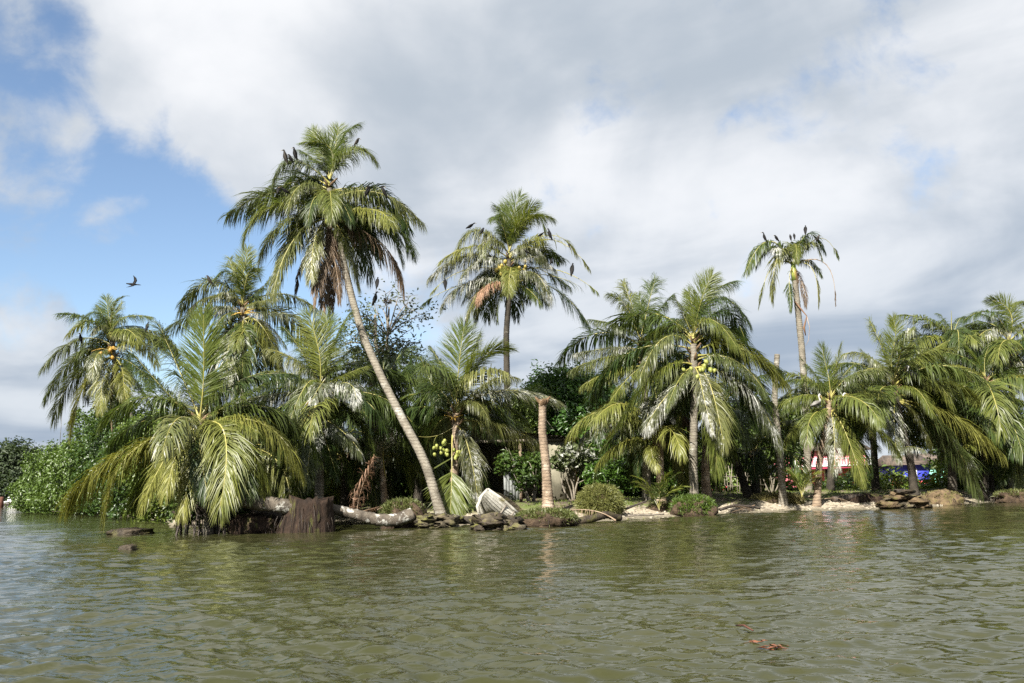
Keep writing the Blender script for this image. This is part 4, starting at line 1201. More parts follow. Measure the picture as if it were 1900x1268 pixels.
# understorey that closes the view between the trunks
UNDER = [
    (330, 905, 47, 2.2, 1.9, 'shrub', 'dark shrub behind the drooping palm at the water edge'),
    (420, 900, 49, 2.4, 2.2, 'shrub', 'shrub behind the fallen trunks on the left'),
    (505, 875, 50, 2.4, 2.4, 'shrub', 'tall shrub behind the upturned palm roots'),
    (600, 885, 50, 2.3, 2.3, 'shrub', 'shrub behind the palm with whitened fronds'),
    (680, 880, 49, 2.4, 2.4, 'shrub', 'shrub behind the upright dead frond'),
    (765, 870, 50, 2.5, 2.6, 'shrub', 'shrub behind the foot of the leaning trunk'),
    (845, 865, 51, 2.3, 2.6, 'shrub', 'shrub behind the hanging yellow frond'),
    (905, 850, 50, 2.0, 2.0, 'shrub', 'shrub at the left end of the hut'),
    (1110, 865, 49, 1.9, 1.7, 'mango', 'dark leafy shrub right of the hut wall'),
    (1165, 855, 51, 2.1, 2.2, 'mango', 'dark shrub behind the round bush'),
    (1215, 850, 53, 2.2, 2.4, 'mango', 'shrub behind the young palm on the bank'),
    (1265, 860, 55, 2.0, 2.0, 'almond', 'shrub coloured sunlit green left of the pale trunk'),  # brighter leaf colour stands in for sunlight under the palms
    (1330, 850, 60, 2.6, 1.9, 'almond', 'shrub coloured as sunlit behind the stick fence'),  # leaf colour brightened because the sun does not reach in here
    (1395, 865, 60, 2.3, 1.8, 'almond', 'shrub coloured as sunlit at the right end of the stick fence'),  # sunlit look put into the leaf colour
    (1425, 800, 56, 2.2, 2.3, 'shrub', 'tall dark shrub left of the thin headless trunk'),
    (1640, 905, 57, 1.6, 1.0, 'almond', 'low green shrub left of the blue hut'),
    (1478, 912, 60, 1.3, .7, 'almond', 'low bright shrub before the left end of the pink house'),
    (1545, 912, 62, 1.5, .7, 'shrub', 'low shrub before the middle of the pink house'),
    (1598, 905, 60, 1.5, 1.0, 'almond', 'low shrub at the right end of the pink house'),
    (1700, 912, 56, 1.6, .55, 'shrub', 'low shrub along the foot of the blue hut'),
    (1765, 900, 52, 1.5, 1.0, 'almond', 'bright leafy shrub right of the turquoise shed'),
    (1830, 860, 56, 2.6, 2.6, 'shrub', 'dark shrub behind the low yellowing palm'),
    (1885, 850, 58, 2.8, 2.8, 'shrub', 'dark shrub at the right edge behind the palms'),
    (1800, 800, 60, 2.8, 2.8, 'shrub', 'tall dark shrub behind the palms on the right'),
    (1935, 860, 52, 2.4, 2.6, 'shrub', 'dark shrub cut by the right edge of the view'),
]
for (px, py, D, rx, rz, m, lab) in UNDER:
    bush('shrub', lab, 'shrub', [el(px, py, D, rx, 1.5, rz), el(px - 22, py + 26, D - .8, rx * .7, 1.1, rz * .6), el(px + 24, py + 18, D - .5, rx * .7, 1.1, rz * .7)],
         5.0, 0.32, 0.15, m, 'shrubs under the palms', clump=0.42, per=12, nt=6, r0=0.05)
# whitened shrub by the hut
bush('whitened_shrub', 'shrub with large leaves whitened by bird droppings against the hut wall', 'shrub',
     [el(1060, 845, 42.5, 0.5, 0.5, 0.42), el(1038, 858, 42.3, 0.4, 0.5, 0.2), el(1082, 852, 43.0, 0.45, 0.5, 0.3)], 26, 0.24, 0.13, 'white_shrub', clump=0.3, per=9)
bush('leafy_shrub', 'dark shrub with drooping leaves left of the cut palm trunk', 'shrub',
     [el(985, 868, 41, 0.7, 0.7, 0.5), el(975, 890, 40.6, 0.4, 0.5, 0.5), el(948, 858, 41, 0.6, 0.6, 0.35)], 18, 0.25, 0.10, 'shrub', clump=0.3, per=9)
bush('leafy_shrub', 'glossy dark shrub with drooping leaves between the hut corner and round bush', 'shrub',
     [el(1122, 880, 42, 0.9, 0.8, 0.4), el(1150, 878, 42.4, 0.7, 0.7, 0.45)], 22, 0.25, 0.09, 'mango', clump=0.3, per=11)


# ------------------------------------------------------------------ young palms
def seedling(label, px, py, D, L, n, kinds='n', spread=0.9):
    g = gpt(px, D)
    g[2] = max(g[2], P(px, py, D)[2] - 0.05)
    root = empty('young_palm', g)
    tag(root, label, 'young palm', 'young palms on the bank')
    for i in range(n):
        a = 2.4 * i + 0.4
        e = random.uniform(0.75, 1.35)
        h = np.array([math.cos(a), math.sin(a) * 0.7, 0]) * spread
        M = g + 0.5 * L * (h * math.cos(e) + np.array([0, 0, 1]) * math.sin(e))
        T = M + 0.5 * L * (h * math.cos(e - .5) + np.array([0, 0, 1]) * math.sin(e - .6))
        put_frond(root, g + np.array([0, 0, -.05]), M, T, random.choice(kinds), nl=34, ll=0.27, width=0.10, droop=0.2, petiole=0.3, rr=.03)


seedling('young feathery palm on a clump of roots left of the pale trunk', 1222, 942, 35.6, 1.75, 8, 'ng')
seedling('young palm below the pink house', 1488, 918, 39.5, 1.5, 7, 'n')
seedling('young yellowish palm left of the blue hut', 1668, 912, 44.2, 1.5, 6, 'y')
seedling('young palm in the shade behind the round bush', 1415, 905, 45, 2.2, 8, 'kg')
seedling('young palm under the low palm at the right edge', 1862, 905, 47, 1.6, 6, 'n')


# back trunks that stand in the shade
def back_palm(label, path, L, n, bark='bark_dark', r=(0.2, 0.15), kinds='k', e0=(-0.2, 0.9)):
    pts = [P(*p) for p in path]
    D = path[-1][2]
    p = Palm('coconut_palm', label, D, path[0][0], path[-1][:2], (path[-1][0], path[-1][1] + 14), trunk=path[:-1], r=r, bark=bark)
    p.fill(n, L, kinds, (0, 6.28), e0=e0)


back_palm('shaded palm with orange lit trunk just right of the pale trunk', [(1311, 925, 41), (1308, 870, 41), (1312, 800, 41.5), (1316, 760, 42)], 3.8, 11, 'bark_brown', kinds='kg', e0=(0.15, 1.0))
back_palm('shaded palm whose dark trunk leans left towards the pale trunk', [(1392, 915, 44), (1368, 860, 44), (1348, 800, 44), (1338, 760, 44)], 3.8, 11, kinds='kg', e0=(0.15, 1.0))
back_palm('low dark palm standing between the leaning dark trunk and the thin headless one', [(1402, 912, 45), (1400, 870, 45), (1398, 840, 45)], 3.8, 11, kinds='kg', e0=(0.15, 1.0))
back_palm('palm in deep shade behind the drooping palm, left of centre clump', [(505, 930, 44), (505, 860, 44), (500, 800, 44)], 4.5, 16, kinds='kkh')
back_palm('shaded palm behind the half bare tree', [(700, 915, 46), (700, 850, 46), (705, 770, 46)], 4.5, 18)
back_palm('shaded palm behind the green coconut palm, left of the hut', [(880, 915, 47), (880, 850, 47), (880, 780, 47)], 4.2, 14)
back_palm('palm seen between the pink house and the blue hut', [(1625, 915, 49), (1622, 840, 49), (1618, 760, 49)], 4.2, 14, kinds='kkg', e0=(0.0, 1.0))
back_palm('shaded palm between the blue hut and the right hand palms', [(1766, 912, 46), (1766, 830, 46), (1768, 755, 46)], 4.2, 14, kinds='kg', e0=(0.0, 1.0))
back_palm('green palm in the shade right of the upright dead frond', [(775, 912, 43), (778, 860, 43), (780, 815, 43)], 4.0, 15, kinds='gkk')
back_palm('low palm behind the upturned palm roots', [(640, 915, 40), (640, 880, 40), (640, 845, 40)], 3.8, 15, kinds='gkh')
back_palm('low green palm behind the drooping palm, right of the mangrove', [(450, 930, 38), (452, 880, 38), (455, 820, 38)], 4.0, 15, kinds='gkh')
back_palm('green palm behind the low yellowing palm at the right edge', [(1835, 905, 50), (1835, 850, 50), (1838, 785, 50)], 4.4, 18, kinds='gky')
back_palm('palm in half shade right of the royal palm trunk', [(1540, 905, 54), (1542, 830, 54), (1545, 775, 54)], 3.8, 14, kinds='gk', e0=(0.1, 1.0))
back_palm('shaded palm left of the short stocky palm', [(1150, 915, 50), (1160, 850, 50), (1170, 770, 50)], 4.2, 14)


# ------------------------------------------------------------------ hut, houses, fence
def hut():
    D = 44.0
    r = P(1068, 926, D)
    l = P(880, 926, D)
    gz = float(ground_z(r[0], D)) - 0.1
    top = P(1068, 818, D)[2]
    h = top - gz
    cx, w = (r[0] + l[0]) / 2, r[0] - l[0]
    root = empty('hut', (cx, D, gz))
    tag(root, 'low ruined concrete hut with rusty sheet roof, overgrown', 'hut')
    dw = 0.9
    dx = P(951, 900, D)[0]
    x0, x1 = l[0], r[0]
    xm = P(1012, 900, D)[0]
    yb = D + 3.6
    mb = MB()
    mb.box(((xm + x1) / 2, D, gz + h / 2), (x1 - xm, 0.18, h))
    mb.box((x1 - 0.09, D + 2.2, gz + h / 2), (0.18, 4.2, h))
    mb.box((xm + 0.09, D + 1.9, gz + h / 2), (0.18, 3.5, h))
    mb.box((x0 + 0.09, D + 2.2, gz + h / 2), (0.18, 4.2, h))
    mb.box(((x0 + xm) / 2, yb + .1, gz + (h + .5) / 2), (xm - x0, 0.18, h + .5))
    mb.build('wall', MAT['wall'], root)
    MB().box((x1 + 0.055, D - 0.06, gz + h / 2), (0.10, 0.12, h)).build('corner_post', MAT['post'], root)
    for k in range(6):
        MB().box((dx - dw / 2 + (k + .5) * dw / 6, D + 1.2, gz + .85), (dw / 6 - 0.015, 0.05, 1.5)).build('plank', MAT['door'], root)
    px_ = P(966, 900, D)[0]
    MB().tube([(px_, D - .1, gz), (px_ + .04, D - .1, gz + h * .5), (px_, D - .1, gz + h + .3)], [.09, .08, .07], 7, jitter=.05).build('porch_post', MAT['bark_brown'], root)
    a = MB()
    xs = np.linspace(x0 - 0.6, x1 + 0.7, 80)
    rise = lambda x: top + 0.75 - (x - x0) / (x1 - x0) * 0.62
    Y = np.array([D - 0.6, D + 4.4])
    V = np.array([[x, y, rise(x) + 0.03 * math.sin(i * 2.1) + (0.25 if y > D else 0)] for i, x in enumerate(xs) for y in Y])
    n = len(xs)
    i = np.arange(n - 1)[:, None] * 2
    Q = (i + np.array([0, 2, 3, 1]))
    a.add(V, [Q])
    a.add(V - np.array([0, 0, 0.02]), [Q[:, ::-1]])
    a.build('roof', MAT['roof'], root)
    b = MB()
    b.box(((x0 + x1) / 2, D - 0.17, top + 0.06), (w, 0.14, 0.12))
    b.build('beam', MAT['wood'], root)
    g = MB()
    g.add([[x0, D + .1, top], [x1, D + .1, top], [x1, D + .1, rise(x1) - .03], [x0, D + .1, rise(x0) - .03]], [[[0, 1, 2, 3]]])
    g.build('gable_board', MAT['wall'], root)


hut()


def house(label, px0, px1, pyb, pyt, D, wallm, roofm, lower=None, balus=False, win=()):
    a, b = P(px0, pyb, D), P(px1, pyt, D)
    gz = float(ground_z((a[0] + b[0]) / 2, D)) - 0.1
    w, h = b[0] - a[0], b[2] - gz
    cx = (a[0] + b[0]) / 2
    root = empty('house', (cx, D, gz))
    tag(root, label, 'house')
    MB().box((cx, D + 2.5, gz + h / 2), (w, 5.0, h)).build('wall', MAT[wallm], root)
    if lower:
        MB().box((cx, D + 2.45, gz + 0.25), (w + .06, 5.06, 0.5)).build('plinth', MAT[lower], root)
    r = MB()
    rx = w / 2 + .5
    V = [[cx - rx, D - .5, gz + h], [cx + rx, D - .5, gz + h], [cx + rx, D + 5.5, gz + h], [cx - rx, D + 5.5, gz + h], [cx - rx, D + 2.5, gz + h + .8], [cx + rx, D + 2.5, gz + h + .8]]
    r.add(V, [[[0, 1, 5, 4], [2, 3, 4, 5], [0, 3, 2, 1]], [[1, 2, 5], [3, 0, 4]]])
    r.build('roof', MAT[roofm], root)
    for (fx, fz, ww, wh) in win:
        x, z = cx - w / 2 + fx * w, gz + fz * h
        o = MB().box((x, D - .03, z), (ww + .16, .08, wh + .16)).build('window', MAT['white'], root)
        MB().box((x, D - .06, z), (ww, .06, wh)).build('pane', MAT['pane'], o)
    if balus:
        z0 = P(px0, 868, D)[2]
        y0 = D - 1.3
        o = MB().box((cx, D - .65, z0 - .1), (w, 1.3, .2)).build('balcony', MAT['magenta'], root)
        MB().box((cx, y0, z0 + .62), (w, .14, .10)).build('handrail', MAT['white'], o)
        MB().box((cx, y0 - .03, z0 + .05), (w + .02, .10, .12)).build('balcony_edge', MAT['white'], o)
        n = int(w / .22)
        me = None
        for i in range(n):
            x = cx - w / 2 + (i + .5) * w / n
            if me is None:
                me = MB().tube([(0, 0, 0), (0, 0, .12), (0, 0, .25), (0, 0, .42), (0, 0, .5)], [.045, .06, .035, .055, .04], 6)
                q = me.build('baluster', MAT['white'], o)
                me = q.data
            else:
                q = bpy.data.objects.new('baluster', me)
                COL.objects.link(q)
                q.parent = o
            q.matrix_parent_inverse = Matrix.Identity(4)
            q.parent = o
            q.location = (x, y0, z0 + .10)
            q.location = Vector((x, y0, z0 + .10))


house('pink house with white balustrade glimpsed between the palms', 1462, 1605, 905, 835, 74, 'pink', 'roof', None, True, [(.2, .42, 1.0, 1.1), (.55, .42, 1.0, 1.1), (.85, .42, 1.0, 1.1)])
house('small blue hut with red base glimpsed under the large right palm', 1682, 1722, 905, 862, 66, 'blue', 'roof', 'red', False, [(.3, .6, .5, .6)])
house('turquoise shed beside the blue hut', 1731, 1768, 905, 858, 68, 'turquoise', 'roof', None, False, [(.8, .6, .4, .5)])
house('small white house in the shade behind the stick fence', 1318, 1388, 915, 845, 72, 'white', 'roof', 'red', False, [(.25, .55, .8, 1.0), (.7, .55, .8, 1.0)])


def stick_fence():
    root = empty('stick_fence', gpt(1350, 54))
    tag(root, 'fence of crooked thin sticks behind the pale trunked palm', 'fence')
    for i in range(20):
        px = 1306 + i * 5.6 + random.uniform(-2, 2)
        D = 54 + random.uniform(-.3, .3)
        g = gpt(px, D)
        hh = random.uniform(1.2, 2.2)
        MB().tube([g - np.array([0, 0, .2]), g + np.array([random.uniform(-.06, .06), 0, hh * .5]), g + np.array([random.uniform(-.2, .2), 0, hh])], [.035, .03, .022], 5).build('stick', MAT['twig'], root)
    for hh in (.55, 1.1):
        a, b = gpt(1300, 53.9), gpt(1420, 53.9)
        MB().tube([a + np.array([0, 0, hh]), (a + b) / 2 + np.array([0, 0, hh - .06]), b + np.array([0, 0, hh])], .02, 4).build('rail', MAT['twig'], root)


stick_fence()


# ------------------------------------------------------------------ shore pieces
def blades(mb, C, N, h, w, lean=0.5, mat=0):
    """grass blades: narrow bent triangles"""
    m = len(C)
    d = nrm(N + rng.normal(size=(m, 3)) * lean)
    sd = nrm(np.cross(d, rng.normal(size=(m, 3))))
    l = (h * rng.uniform(.5, 1.3, m))[:, None]
    mid = C + d * l * .55
    tip = C + d * l * .9 + np.array([0, 0, -.25]) * l + rng.normal(size=(m, 3)) * l * .12
    V = np.stack([C - sd * w * .5, C + sd * w * .5, mid + sd * w * .4, mid - sd * w * .4, tip], 1).reshape(-1, 3)
    i = (np.arange(m) * 5)[:, None]
    mb.add(V, [i + np.array([0, 1, 2, 3]), i + np.array([3, 2, 4])], mat)


def mound(name, label, cat, px0, px1, pyt, pyb, soilm='soil', grassm='grass', gd=900, gh=0.22, depth=1.0, cover=0.25, power=0.8, group=None, rootlets=True):
    """an eroded lump of earth with grass on its top, standing at the water line"""
    D = W((px0 + px1) / 2, pyb)[1] + depth * 0.5
    a, b = P(px0, pyb, D), P(px1, pyt, D)
    cx, rx = (a[0] + b[0]) / 2, (b[0] - a[0]) / 2
    top = b[2]
    zc = top * 0.35
    root = empty(name, (cx, D, 0))
    tag(root, label, cat, group)
    mb = MB()
    mb.blob((cx, D, zc - .1), (rx, depth, top - zc + .02), 44, 24, .09, 3.0, power=power)
    o = mb.build('soil', MAT[soilm], root)
    V = mb.v[0]
    if gd:
        c = np.array([cx, D, zc])
        m = gd
        d = nrm(rng.normal(size=(m * 3, 3)))
        d = d[d[:, 2] > cover - .25 * rng.random(len(d))][:m]
        dd = np.sign(d) * np.abs(d) ** power
        C = c + dd * np.array([rx, depth, top - zc]) * .97 - np.array([0, 0, .05])
        g = MB()
        blades(g, C, d * .6 + np.array([0, 0, .6]), gh, .028, .45)
        tag(g.build('grass_tuft', MAT[grassm], root), kind='stuff')
    if rootlets:
        r = MB()
        for i in range(46):
            t = rng.uniform(0, 6.28)
            p = np.array([cx + math.cos(t) * rx * .98, D + math.sin(t) * depth * .98, rng.uniform(0.1, top * .6)])
            q = p + np.array([math.cos(t) * .1 + rng.normal() * .08, math.sin(t) * .12, -rng.uniform(.1, .35)])
            r.tube([p, (p + q) / 2 + rng.normal(size=3) * .03, q], [.012, .010, .005], 3)
        tag(r.build('rootlet', MAT['wood_dark'], root), kind='stuff')
    return root, D


mound('grass_mound', 'grassy mound of dark roots below the pale trunked palm', 'mound', 1244, 1322, 918, 958, 'soil', 'grass', 3200, .22, .9, -.05, group='eroded mounds on the bank')
mound('grass_mound', 'mound of dry straw coloured grass under the thin headless trunk', 'mound', 1394, 1486, 916, 946, 'soil', 'grass_dry', 3600, .30, .9, -.15, group='eroded mounds on the bank')
mound('grass_mound', 'dark root mound with olive grass at the end of the fallen trunk', 'mound', 708, 786, 926, 979, 'soil', 'grass_mix', 2200, .22, .8, .25, group='eroded mounds on the bank')
mound('grass_mound', 'earth hump topped with green grass behind the upturned roots', 'mound', 545, 622, 897, 955, 'soil', 'grass', 1800, .22, .8, .1, group='eroded mounds on the bank')
mound('grass_mound', 'mound of soil and roots with yellow grass at the right end of the bank', 'mound', 1848, 1912, 908, 933, 'soil', 'grass_mix', 900, .2, .7, .35, group='eroded mounds on the bank')
mound('grass_mound', 'clump of brown roots that carries the young feathery palm', 'mound', 1202, 1248, 930, 958, 'soil', 'grass_mix', 300, .16, .5, .5, group='eroded mounds on the bank')
mound('grass_mound', 'flat muddy hump with sparse grass right of the broken hull', 'mound', 955, 1070, 942, 977, 'soil', 'grass_mix', 2600, .15, 1.0, .1, group='eroded mounds on the bank')
mound('mossy_rock', 'low dark mossy rock lying in the water at left', 'rock', 200, 283, 974, 992, 'rock_wet', 'grass', 0, .2, .5, power=.9, rootlets=False)
mound('mossy_rock', 'small round dark rock alone in the water nearest to the camera', 'rock', 223, 250, 1004, 1022, 'rock_wet', 'grass', 0, .2, .22, power=.7, rootlets=False)
mound('driftwood_root', 'weathered root stump on the sand at right, spreading grey roots', 'root', 1712, 1782, 908, 938, 'rock_tan', 'grass_dry', 260, .12, .7, .5)
mound('grass_mound', 'low black lump of roots between the drooping palm and the toppled butt', 'mound', 430, 520, 950, 990, 'root_fibre', 'grass_mix', 0, .2, .6, group='eroded mounds on the bank')
mound('grass_mound', 'dark undercut bank left of the layered mud rocks', 'mound', 1568, 1640, 915, 943, 'root_fibre', 'grass', 0, .2, .7)


def round_bush():
    D = W(1112, 966)[1] + 1.1
    a, b = P(1068, 966, D), P(1157, 894, D)
    cx, rx, top = (a[0] + b[0]) / 2, (b[0] - a[0]) / 2, b[2]
    root = empty('round_bush', (cx, D, 0.0))
    tag(root, 'big round olive bush of dense fine grass by the water', 'bush')
    c = np.array([cx, D, top * .42])
    R = np.array([rx * .9, .95, top * .50])
    mb = MB()
    mb.blob(c, R * .86, 24, 16, .05, 2)
    mb.build('soil', MAT['soil'], root)
    d = nrm(rng.normal(size=(15000, 3)))
    d = d[d[:, 2] > -.55]
    g = MB()
    lump = 1 + .07 * np.sin(d[:, 0] * 5.1 + 1) * np.sin(d[:, 2] * 4.3 + d[:, 1] * 3) + .05 * np.sin(d[:, 0] * 11 + d[:, 2] * 9)
    blades(g, c + d * R * (rng.uniform(.80, 1.0, len(d)) * lump)[:, None], d * .9 + np.array([0, 0, .25]), .20, .022, .5)
    g.build('grass_tuft', MAT['grass_mix'], root)


round_bush()


def upturned_roots():
    """flared fibrous butts of fallen palms standing in the water"""
    for (x0, x1, xt0, xt1, yt, yb, lab, m) in [(508, 622, 536, 617, 926, 989, 'flared butt of a toppled palm, dark root fibres, green stained side', 'root_fibre'),
                                               (447, 535, 470, 520, 930, 989, 'wet black root mass of a toppled palm in the water under a fallen trunk', 'wood_dark')]:
        D = W((x0 + x1) / 2, yb)[1] + .7
        a, b = P(x0, yb, D), P(x1, yb, D)
        t0, t1 = P(xt0, yt, D), P(xt1, yt, D)
        root = empty('palm_root_ball', ((a[0] + b[0]) / 2, D, 0))
        tag(root, lab, 'root ball')
        mb = MB()
        n = 44
        th = np.linspace(0, 2 * np.pi, n, endpoint=False)
        rows = []
        for k, t in enumerate(np.linspace(0, 1, 9)):
            cx = (a[0] + b[0]) / 2 * (1 - t) + (t0[0] + t1[0]) / 2 * t
            r = (b[0] - a[0]) / 2 * (1 - t) ** 1.3 + (t1[0] - t0[0]) / 2 * (1 - (1 - t) ** 1.3)
            z = -.25 + (t0[2] + .25) * t
            rg = r * (1 + .045 * np.sign(np.sin(th * 17)) * np.abs(np.sin(th * 17)) + rng.normal(0, .018, n))
            rows.append(np.stack([cx + np.cos(th) * rg, D + np.sin(th) * rg * .8, np.full(n, z) + (rng.normal(0, .05, n) + .04 * np.sin(th * 2) if k >= 7 else 0)], -1))
        V = np.concatenate(rows)
        i = np.arange(8)[:, None] * n
        j = np.arange(n)[None, :]
        Q = np.stack([i + j, i + (j + 1) % n, i + n + (j + 1) % n, i + n + j], -1).reshape(-1, 4)
        V = np.vstack([V, V[-n:].mean(0) - [0, 0, .1]])
        F3 = np.stack([8 * n + np.arange(n), 8 * n + (np.arange(n) + 1) % n, np.full(n, 9 * n)], -1)
        mb.add(V, [Q, F3])
        mb.build('butt', MAT[m], root)
        r = MB()
        for k in range(14):
            t = rng.uniform(math.pi * 1.0, math.pi * 2.0)
            rr = (b[0] - a[0]) / 2
            p = np.array([(a[0] + b[0]) / 2 + math.cos(t) * rr * .8, D + math.sin(t) * rr * .66, rng.uniform(.35, t0[2] * .85)])
            q = p + np.array([math.cos(t) * .22, math.sin(t) * .16, -p[2] - .1])
            r.tube([p, (p + q) / 2 + np.array([math.cos(t), math.sin(t), 0]) * .05, q], [.012, .011, .008], 3)
        tag(r.build('rootlet', MAT['wood_dark'], root), kind='stuff')


upturned_roots()


def log(label, pts, r, mat, name='fallen_palm_trunk', cat='log', ring=.14):
    path = [P(*p) for p in pts]
    mb = trunk_geo(path, r[0], r[1], ring=ring, flare=1.0, sides=12, wob=.05)
    o = mb.build(name, MAT[mat])
    tag(o, label, cat)
    return o


log('short fallen trunk lying across the black root mass at left', [(438, 928, 28.6), (480, 934, 28.7), (520, 938, 28.8), (562, 944, 29.2)], (.21, .24), 'log_white')
log('fallen trunk streaked with white droppings lying just above the sand', [(615, 944, 29.6), (660, 955, 29.8), (700, 965, 30), (735, 966, 30.2), (765, 955, 30.4)], (.15, .23), 'log_white')
log('rotting ringed trunk half buried between the flat stone block and the hull', [(835, 966, 30.8), (870, 965, 30.8), (905, 966, 30.8)], (.13, .13), 'bark_dark')
log('dark mossy log at the water edge in front of the round bush', [(1040, 974, 30.6), (1085, 966, 31), (1125, 955, 31.4), (1150, 962, 31.8)], (.15, .12), 'rock_wet')
log('dark driftwood stick lying on the pale sand right of the grassy mound', [(1336, 946, 36), (1362, 938, 36.4), (1392, 940, 36.6), (1410, 944, 36.8)], (.06, .04), 'wood_dark', 'driftwood', 'driftwood', .3)
log('thin pale stick on the beach left of the grassy mound', [(1165, 957, 33.4), (1200, 956, 33.5), (1232, 954, 33.8)], (.035, .025), 'wood', 'driftwood', 'driftwood', .3)
log('dark branch lying by the roots of the young feathery palm', [(1160, 945, 34.4), (1178, 938, 34.6), (1200, 930, 34.8)], (.05, .03), 'wood_dark', 'driftwood', 'driftwood', .3)
log('rotten log stretched along the bank left of the layered rocks', [(1545, 928, 40.6), (1590, 922, 40.9), (1640, 925, 41.2)], (.16, .12), 'wood_dark', 'driftwood', 'driftwood', .3)


def hull():
    """bow of a broken boat lying on its side"""
    D = 30.6
    root = empty('broken_boat_hull', P(925, 975, D))
    tag(root, 'broken white boat bow, ribbed and weathered, tilted on a stone', 'boat hull')
    # outer skin with raised planks: rows from gunwale to keel
    up = [(905, 908), (930, 925), (950, 943), (967, 957)]
    lo = [(887, 938), (893, 958), (905, 966), (925, 968)]
    rows = 9
    mb = MB()
    n = 14
    for k in range(rows):
        f0, f1 = k / rows, (k + .80) / rows
        for (fa, fb, dep) in ((f0, f1, 0.0), (f1, (k + 1) / rows, .055)):
            pts = []
            for f in (fa, fb):
                for t in np.linspace(0, 1, n):
                    u = np.array([np.interp(t * 3, range(4), [q[0] for q in up]), np.interp(t * 3, range(4), [q[1] for q in up])])
                    l = np.array([np.interp(t * 3, range(4), [q[0] for q in lo]), np.interp(t * 3, range(4), [q[1] for q in lo])])
                    q = u * (1 - f) + l * f
                    bulge = -.55 * math.sin(math.pi * min(f * 1.1, 1)) * (1 - .5 * t)
                    pts.append(P(q[0], q[1], D + bulge + .5 * t + dep))
            V = np.array(pts)
            i = np.arange(n - 1)[:, None]
            mb.add(V, [i + np.array([0, n, n + 1, 1])])
            mb.add(V + np.array([0.02, .05, 0]), [i + np.array([0, 1, n + 1, n])])
    mb.build('planking', MAT['hull'], root)
    g = [P(*q, D - .05 + .16 * i) for i, q in enumerate(up)]
    MB().tube(g, [.05, .055, .055, .04], 6).build('gunwale', MAT['hull'], root)
    st = [P(905, 908, D - .05), P(893, 922, D - .28), P(886, 940, D - .4), P(890, 958, D - .3), P(900, 968, D - .1)]
    MB().tube(st, [.05, .06, .06, .05, .04], 6).build('stem', MAT['hull'], root)
    far = [(905, 908), (935, 918), (962, 938), (975, 952)]
    V = []
    for t in np.linspace(0, 1, 8):
        x = np.interp(t * 3, range(4), [q[0] for q in far]); y = np.interp(t * 3, range(4), [q[1] for q in far])
        V.append(P(x, y, D + .7 * math.sin(t * 2) + .1)); V.append(P(x - 4, y + 34 * (1 - .4 * t), D + .9 * math.sin(t * 2) + .2))
    i = (np.arange(7) * 2)[:, None]
    far_m = MB().add(np.array(V), [i + np.array([0, 1, 3, 2])])
    far_m.add(np.array(V) + np.array([0, .05, 0]), [i + np.array([0, 2, 3, 1])])
    far_m.build('far_side', MAT['rock'], root)
    for t in (.25, .5, .75):
        x = np.interp(t * 3, range(4), [q[0] for q in up]); y = np.interp(t * 3, range(4), [q[1] for q in up])
        MB().tube([P(x, y + 3, D + .1), P(x - 12, y + 20, D - .1), P(x - 10, y + 34, D)], [.03, .03, .02], 5).build('rib', MAT['wood'], root)


hull()


def rocks(label, x0, x1, yb, ht, n, mats, slope):
    xc = (x0 + x1) / 2
    D0 = W(xc, yb)[1] + .6
    root = empty('layered_rocks', P(xc, yb - 5, D0))
    tag(root, label, 'rock heap')
    for i in range(n):
        px = x0 + random.random() * (x1 - x0)
        h = yb - random.random() * (ht - abs(px - xc) * slope)
        D = D0 + random.uniform(-.5, .6)
        MB().blob(P(px, h, D), (random.uniform(.16, .42), random.uniform(.2, .4), random.uniform(.08, .17)), 12, 9, .26, 3.6, power=.9).build('rock', MAT[random.choice(mats)], root)


rocks('heap of layered brown mud rocks at the water line on the right', 1632, 1720, 944, 32, 44, ['rock_tan', 'rock', 'rock_tan', 'rock_wet'], .45)
rocks('flat heap of mossy pale stones below the hanging yellow frond', 786, 836, 980, 26, 22, ['rock', 'rock_wet', 'coral', 'rock'], .3)
rocks('dark mossy stones under the broken hull', 888, 966, 984, 24, 30, ['rock_wet', 'rock', 'rock_wet'], .2)
rocks('low line of brown stones and mud on the bank right of the broken hull', 962, 1066, 975, 14, 30, ['rock_tan', 'rock_wet', 'rock'], .05)


def prop_roots():
    root = empty('stilt_roots', (P(390, 975, 29.4)[0], 29.4, 0))
    tag(root, 'tangle of dark stilt roots in the water under the drooping palm', 'roots')
    for i in range(30):
        px = 318 + random.random() * 128
        a = P(px, 986, 29.0 + random.uniform(-.4, .8))
        a[2] = -.15
        b = P(360 + (px - 382) * .45 + random.uniform(-16, 16), 945 + random.uniform(-14, 14), 29.8)
        m = (a + b) / 2 + np.array([(a[0] - b[0]) * .22, 0, .22])
        p = bez(a, m, b, 7)
        MB().tube(p, np.linspace(.032, .04, 7) * random.uniform(.6, 1.3), 5, jitter=.08).build('root', MAT['wood_dark'], root)


prop_roots()
bush('water_edge_shrub', 'small dark shrub among the stilt roots under the drooping palm', 'shrub', [el(395, 930, 30.6, 1.1, .8, .5), el(345, 945, 30.8, .6, .6, .35), el(440, 945, 30.4, .6, .6, .45)], 16, .2, .09, 'shrub', clump=.3, per=10)

# loose fronds on the ground
def loose(label, pts, kind, name='fallen_frond', **kw):
    B, M, T = [P(*p) for p in pts]
    mb, L = frond_geo(B, M, T, **kw)
    o = mb.build(name, [MAT[kind], MAT['rachis_dead']])
    tag(o, label, 'palm frond')


